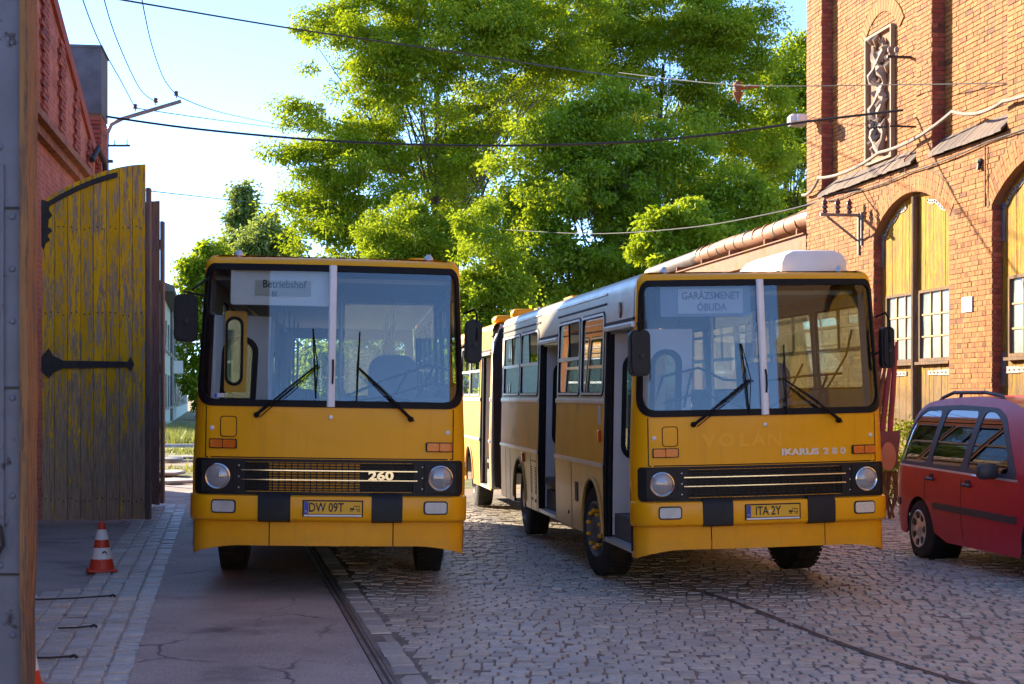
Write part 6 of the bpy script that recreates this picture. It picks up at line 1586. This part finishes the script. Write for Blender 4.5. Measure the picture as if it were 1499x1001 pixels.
# ------------------------------------------------------------------ vegetation
def leaf_cloud(clumps, per, L, W, spread, flat, up=.7):
    C = np.repeat(np.asarray([c[0] for c in clumps]), per, axis=0); Rc = np.repeat(np.asarray([c[1] for c in clumps]), per)
    n = len(C); d = rng.normal(size=(n, 3)); d /= np.linalg.norm(d, axis=1)[:, None] + 1e-9
    rad = rng.random(n) ** .55
    P_ = C + d * rad[:, None] * Rc[:, None] * np.array([1, 1, flat]) * spread
    h = d * np.array([1, 1, .5]) + rng.normal(scale=.7, size=(n, 3)); h[:, 2] -= .25; h /= np.linalg.norm(h, axis=1)[:, None] + 1e-9
    nn = rng.normal(scale=.55, size=(n, 3)); nn[:, 2] += up; nn /= np.linalg.norm(nn, axis=1)[:, None] + 1e-9
    sd = np.cross(nn, h); sd /= np.linalg.norm(sd, axis=1)[:, None] + 1e-9; nn = np.cross(h, sd)
    l = L * rng.uniform(.6, 1.25, n)[:, None]; w = W * rng.uniform(.7, 1.2, n)[:, None]
    V_ = np.stack([P_, P_ + h * l * .45 + sd * w * .5 + nn * w * .18, P_ + h * l - np.array([0, 0, 1]) * l * .12, P_ + h * l * .45 - sd * w * .5 + nn * w * .18], axis=1).reshape(-1, 3)
    F_ = np.arange(n * 4, dtype=np.int32).reshape(-1, 4)
    return V_, F_
def tree(name, label, base, lobes, leaf, nclump, per, L, W, cr, flat=.55, trunk=.3, group='trees beyond the buses', cat='tree', spread=1.0, limbs=40, seed=1, lean=0.0, fill=.35):
    r_ = random.Random(seed); t = tag(empty(name, base), label, cat, group); bz = Vector(base)
    tot = sum(l[1] * l[2] * l[3] for l in lobes) ; clumps = []
    for (c, rx, ry, rz_) in lobes:
        k = max(3, int(nclump * (rx * ry * rz_) ** .7 / sum((l[1] * l[2] * l[3]) ** .7 for l in lobes)))
        subs = []
        for _ in range(7):
            v = Vector((r_.gauss(0, 1), r_.gauss(0, 1), r_.gauss(0, 1))).normalized() * r_.uniform(.7, 1.05)
            q = r_.uniform(.28, .5); subs.append((Vector((v.x * rx, v.y * ry, v.z * rz_)), q))
        for _ in range(k):
            so, sq = (Vector(), 1.0) if r_.random() < .42 else r_.choice(subs)
            while True:
                v = Vector((r_.gauss(0, 1), r_.gauss(0, 1), r_.gauss(0, 1)))
                if v.length > .1: break
            v.normalize(); v *= (fill + (1 - fill) * r_.random() ** .6)
            clumps.append((c + so + Vector((v.x * rx, v.y * ry, v.z * rz_)) * sq - bz, cr * r_.uniform(.45, 1.3)))
    V_, F_ = leaf_cloud(clumps, per, L, W, spread, flat)
    link('crown', np_mesh('crown', V_, F_, leaf), t)
    b = MB(); topz = max(c[0].z for c in clumps) * .8; mean = sum((c[0] for c in clumps), Vector()) / len(clumps)
    tp = [Vector((mean.x * s * s + .15 * math.sin(s * 5 + seed), mean.y * s * s, topz * s)) for s in [i / 7 for i in range(8)]]
    b.tube(tp, [trunk * (1.25 - 1.08 * i / 7) for i in range(8)], 9)
    for c in r_.sample(clumps, min(limbs, len(clumps))):
        e = c[0]; s0 = max(.12, min(.85, (e.z / topz) * r_.uniform(.35, .75))); f = s0 * 7; i = int(f); st = tp[i].lerp(tp[min(i + 1, 7)], f - i)
        mid = st.lerp(e, .5) + Vector((r_.uniform(-.4, .4), r_.uniform(-.4, .4), r_.uniform(-.2, .7)))
        r0 = trunk * (1.1 - s0) * r_.uniform(.14, .3)
        b.tube([st, st.lerp(mid, .5) + Vector((0, 0, .1)), mid, mid.lerp(e, .5) + Vector((r_.uniform(-.2, .2), 0, .1)), e], [r0, r0 * .8, r0 * .6, r0 * .4, r0 * .15], 5, cap=False)
    b.build('trunk', M['bark'], t, 60, fix=False)
    return t
def lobe(px, py, Y, rx, ry, dep=None):
    k = Y / F; return (at(px, py, Y), rx * k, (dep if dep else rx * k * .9), ry * k)
def base_at(px, Y): p = at(px, 600, Y); return (p.x, p.y, gz(p.x, p.y) - .05)
YA = 86
tree('locust_tree', 'broad sunlit locust tree with feathery foliage rising behind the rigid bus', base_at(650, YA),
     [lobe(640, 150, YA, 170, 130), lobe(540, 90, YA - 3, 110, 70), lobe(480, 190, YA - 2, 70, 50), lobe(465, 300, YA - 2, 62, 45), lobe(560, 300, YA - 4, 120, 80), lobe(760, 50, YA, 150, 90), lobe(500, 20, YA - 2, 55, 34), lobe(700, 260, YA + 2, 130, 110), lobe(495, 355, YA - 3, 70, 30), lobe(620, 10, YA, 120, 60), lobe(450, 165, YA - 2, 34, 30), lobe(430, 320, YA - 1, 26, 24), lobe(520, 250, YA - 4, 90, 60), lobe(450, 260, YA - 3, 40, 40), lobe(640, 60, YA - 3, 140, 80)],
     M['leaf'], 900, 200, .25, .105, 1.05, .5, .55, spread=1.05, limbs=60, seed=3)
YB = 92
tree('locust_tree', 'airy locust tree with bare upper limbs beside the brick hall', base_at(960, YB),
     [lobe(960, 60, YB, 120, 90), lobe(1070, 40, YB - 2, 80, 40), lobe(880, 130, YB, 110, 100), lobe(1050, 150, YB, 60, 46), lobe(1110, 95, YB - 2, 40, 18), lobe(1000, 210, YB + 2, 120, 70), lobe(830, 20, YB + 2, 100, 60), lobe(1150, 90, YB, 22, 14), lobe(1090, 230, YB, 70, 50), lobe(1040, 90, YB - 1, 80, 60), lobe(1110, 150, YB, 50, 40), lobe(1000, 20, YB, 110, 50)],
     M['leaf'], 760, 175, .25, .105, 1.05, .45, .5, spread=1.1, limbs=60, seed=8)
YC = 72
tree('maple_tree', 'dense darker maple tree filling the middle above the articulated bus', base_at(880, YC),
     [lobe(840, 310, YC, 110, 150), lobe(900, 220, YC, 90, 90), lobe(980, 310, YC, 110, 100), lobe(1060, 300, YC + 2, 80, 70), lobe(900, 420, YC - 1, 140, 60), lobe(1040, 400, YC, 90, 50), lobe(800, 400, YC - 2, 70, 80)],
     M['leafdark'], 700, 190, .21, .13, .95, .6, .45, limbs=30, seed=12)
YD = 60
tree('pale_shrub_tree', 'pale yellow-green young tree between the two buses', base_at(715, YD),
     [lobe(715, 380, YD, 48, 60), lobe(700, 440, YD, 46, 46), lobe(745, 440, YD, 40, 50), lobe(700, 330, YD + 1, 26, 30), lobe(725, 500, YD, 60, 50)], M['leafpale'], 220, 150, .17, .09, .6, .6, .12, limbs=20, seed=21)
tree('pale_shrub_tree', 'pale leafy tree top rising just over the roof of the rigid bus', base_at(600, 74),
     [lobe(600, 330, 74, 60, 36), lobe(560, 360, 74, 46, 30), lobe(640, 360, 74, 56, 40), lobe(600, 430, 74, 80, 60)], M['leafpale'], 240, 140, .2, .1, .75, .6, .16, limbs=20, seed=22)
tree('young_tree', 'bright young tree peeping over the pipe bridge', base_at(985, 62),
     [lobe(985, 310, 62, 36, 26), lobe(1020, 340, 62, 50, 26), lobe(960, 350, 62, 34, 26), lobe(1000, 400, 62, 60, 50)], M['leafpale'], 110, 120, .24, .14, .6, .6, .12, limbs=16, seed=23)
tree('lime_tree', 'light green tree showing at the corner of the brick hall', base_at(1150, 100),
     [lobe(1150, 150, 100, 50, 60), lobe(1160, 260, 100, 60, 60), lobe(1130, 340, 100, 60, 50), lobe(1190, 110, 100, 50, 60), lobe(1110, 200, 102, 30, 26)], M['leafpale'], 190, 110, .38, .2, 1.3, .6, .3, limbs=50, seed=31, spread=1.05)
tree('poplar_tree', 'tall narrow far poplar rising above the wire', base_at(352, 150),
     [lobe(352, 300, 150, 17, 26), lobe(350, 345, 150, 24, 30), lobe(356, 400, 150, 26, 40)], M['leaffar'], 120, 110, .5, .3, 1.1, 1.0, .3, limbs=14, seed=41, group='far trees')
tree('far_tree', 'rounded far tree close to the roof of the rigid bus', base_at(385, 140),
     [lobe(385, 345, 140, 36, 26), lobe(400, 375, 140, 40, 30), lobe(370, 420, 140, 50, 50)], M['leaffar'], 130, 110, .5, .28, 1.3, .7, .3, limbs=14, seed=42, group='far trees')
tree('far_tree', 'loose far tree beside the pale green house', base_at(295, 120),
     [lobe(300, 385, 120, 30, 26), lobe(285, 430, 120, 22, 36), lobe(325, 400, 120, 34, 40), lobe(298, 490, 120, 30, 50), lobe(300, 560, 120, 34, 40)], M['leafpale'], 150, 100, .42, .24, 1.0, .7, .3, limbs=14, seed=43, group='far trees')
shrubs = [(430, 66, 'shrub low behind the rigid bus, nearest the pale green house'), (505, 60, 'second shrub seen through the rigid bus from its door side'), (580, 64, 'third shrub seen through the rigid bus from its door side'), (655, 58, 'shrub behind the driver side of the rigid bus'), (800, 56, 'shrub low behind the articulated bus middle'), (900, 54, 'shrub behind the articulated bus windscreen'), (1010, 58, 'shrub low beneath the pipe bridge'), (1100, 60, 'shrub behind the white roof unit')]
for i, (px_, Y_, lab) in enumerate(shrubs):
    tree('shrub', lab, base_at(px_, Y_), [lobe(px_, 520, Y_, 56, 60), lobe(px_ - 20, 560, Y_, 50, 40), lobe(px_ + 26, 555, Y_, 50, 44)], (M['leafpale'], M['leaf'], M['leafdark'])[i % 3], 90, 110, .22, .13, .6, .7, .08, limbs=10, seed=50 + i, group='shrubs behind the buses', cat='shrub')
wp = at(1306, 640, 23.8)
tree('weed_clump', 'yellow-green weeds growing at the foot of the first arched door', (wp.x, wp.y, gz(wp.x, wp.y)), [(Vector((wp.x, wp.y, 1.0)), .22, .2, .8), (Vector((wp.x + .2, wp.y - .1, .8)), .2, .2, .6)], M['leafpale'], 40, 50, .1, .025, .16, 1.0, .02, limbs=14, seed=70, group=None, cat='weeds')

# far house, grass, kerb
A = Vector((-19.2, 86)); B = Vector((-38.6, 187)); d_ = (B - A).normalized(); n_ = Vector((d_.y, -d_.x))
hs = tag(empty('far_house', (A.x, A.y, 0)), 'long pale green two storey house far beyond the gate leaves', 'house')
Lh = (B - A).length
def FW(w, z, o=0.0): p_ = d_ * w + n_ * o; return Vector((p_.x, p_.y, z))
b = MB(); b.prism([(0, 0), (Lh, 0), (Lh, -12), (0, -12)], lambda a, c, d: FW(a, d, c), 0, 7.6); b.build('wall', M['houses'], hs, 0)
b = MB(); b.prism([(-.5, .7), (Lh + .5, .7), (Lh + .5, -12.5), (-.5, -12.5)], lambda a, c, d: FW(a, d, c), 7.6, 7.9); b.add([FW(-.5, 7.9, .7), FW(Lh, 7.9, .7), FW(Lh, 10.5, -6), FW(-.5, 10.5, -6), FW(-.5, 7.9, -12), FW(Lh, 7.9, -12)], [(0, 1, 2, 3), (3, 2, 5, 4), (0, 3, 4)]); b.build('roof', M['roofing'], hs, 0)
for st_, (z0, z1) in enumerate(((1.2, 3.2), (4.6, 6.4))):
    for i in range(16):
        w = 2.5 + i * 5.6
        b = MB(); b.prism([(w, z0), (w + 1.5, z0), (w + 1.5, z1), (w, z1)], FW, .01, .06); wn_ = b.build('window', M['darkglass'], hs, 0)
        b = MB(); b.prism([(w - .12, z0 - .12), (w + 1.62, z0 - .12), (w + 1.62, z0 - .0), (w - .12, z0)], FW, .01, .22); b.prism([(w + .7, z0), (w + .8, z0), (w + .8, z1), (w + .7, z1)], FW, .05, .09); b.build('window_frame', M['kerb'], wn_, 0)
for w in (26, 44):
    b = MB(); b.prism([(w, 3.5), (w + 2.6, 3.5), (w + 2.6, 4.4), (w, 4.4)], FW, .02, .7); b.build('air_unit', M['white'], hs, 0)
b = MB(); b.tube([FW(20, .2, .1), FW(20, 7.6, .1)], .12, 6); b.build('downpipe', M['galv'], hs)
b = MB(); b.box((-11.5, 56, .1), (14, .4, .14), 0, .03); tag(b.build('kerb_edge', M['kerb']), None, None, None, 'structure')
b = MB(); b.box((-8.2, 44, .04), (10, .3, .1), R(-6), .03); tag(b.build('kerb_edge', M['kerb']), None, None, None, 'structure')
def grass_patch(x0, x1, y0, y1, n, h, name, lab):
    x = rng.uniform(x0, x1, n); y = rng.uniform(y0, y1, n); keep = (np.sin(x * 1.3 + y * .4) + np.sin(y * .9 - x * .5) + rng.normal(scale=.5, size=n)) > -.1
    x = x[keep]; y = y[keep]; n = len(x); z = np.array([gz(a, c) for a, c in zip(x, y)]) - .06
    a = rng.uniform(0, 6.28, n); hh = h * rng.uniform(.4, 1.3, n); w = .02 + .02 * rng.random(n); lx = rng.normal(scale=.3, size=n) * hh; ly = rng.normal(scale=.3, size=n) * hh
    V_ = np.stack([np.stack([x - w * np.cos(a), y - w * np.sin(a), z], 1), np.stack([x + w * np.cos(a), y + w * np.sin(a), z], 1), np.stack([x + lx, y + ly, z + hh], 1)], 1).reshape(-1, 3)
    o = link(name, np_mesh(name, V_, np.arange(n * 3).reshape(-1, 3), M['grass'])); tag(o, lab, 'grass', None, 'stuff')
grass_patch(-24, -9, 58, 86, 30000, .45, 'grass', 'rough grass in front of the pale green house')
grass_patch(-13, -7, 29, 54, 14000, .12, 'grass', 'thin grass tufts growing in the sunlit sandy yard')
for i in range(5):
    p_ = ground_px(random.uniform(236, 275), random.uniform(668, 722)); b = MB()
    b.box((0, 0, .03), (random.uniform(.5, 1.3), random.uniform(.5, 1.0), .07), random.uniform(0, 3), .05); o = b.build('stone_slab', M['kerb'], None, 40, loc=p_)
    tag(o, 'flat pale stone slab lying in the sunlit yard behind the gates', 'slab', 'stone slabs in the yard')
print('objects', len(bpy.data.objects), 'tris', sum(len(o.data.loop_triangles) if False else sum(max(0, len(p.vertices) - 2) for p in o.data.polygons) if len(o.data.polygons) < 5000 else len(o.data.polygons) * 2 for o in bpy.data.objects if o.type == 'MESH'))

# ------------------------------------------------------------------ unseen depot added behind the camera to bounce warm sun, mirrored in the windscreens
dep = tag(empty('bounce_depot', (2, -14, 0)), 'long cream depot added out of view to bounce sunlight, mirrored in the bus windscreens', 'building')
M['depotwall'] = pm('cream_depot_render', (.66, .55, .36), .85, var=.1, vs=.6, dirt=(.4, .3, .18), ds=.5, bump=.3, bs=20)
wins_ = [(-24 + 4.2 * i, -22 + 4.2 * i) for i in range(12)]
panel('wall', lambda a, c, o_: Vector((a, o_, c)), [(-27, -.1), (27, -.1), (27, 4.9), (-27, 4.9)], [[(a, 1.2), (b_, 1.2), (b_, 3.6), (a, 3.6)] for a, b_ in wins_], M['depotwall'], dep, .4, d=60)
for a, b_ in wins_:
    for z0, z1 in ((1.2, 3.6),):
        m_ = MB(); m_.box(((a + b_) / 2, -.2, (z0 + z1) / 2), (b_ - a, .04, z1 - z0)); wn_ = m_.build('window', M['darkglass'], dep)
        m_ = MB(); m_.box(((a + b_) / 2, -.15, (z0 + z1) / 2), (.08, .06, z1 - z0)); m_.box(((a + b_) / 2, -.152, z0 + (z1 - z0) * .6), (b_ - a, .06, .08)); m_.build('glazing_bar', M['white'], wn_)
m_ = MB(); m_.add([(-28, .6, 4.9), (28, .6, 4.9), (28, -6, 6.4), (-28, -6, 6.4), (28, -12, 4.9), (-28, -12, 4.9)], [(0, 1, 2, 3), (3, 2, 4, 5), (0, 3, 5), (1, 4, 2), (0, 5, 4, 1)]); m_.build('roof', M['roofing'], dep, 0)
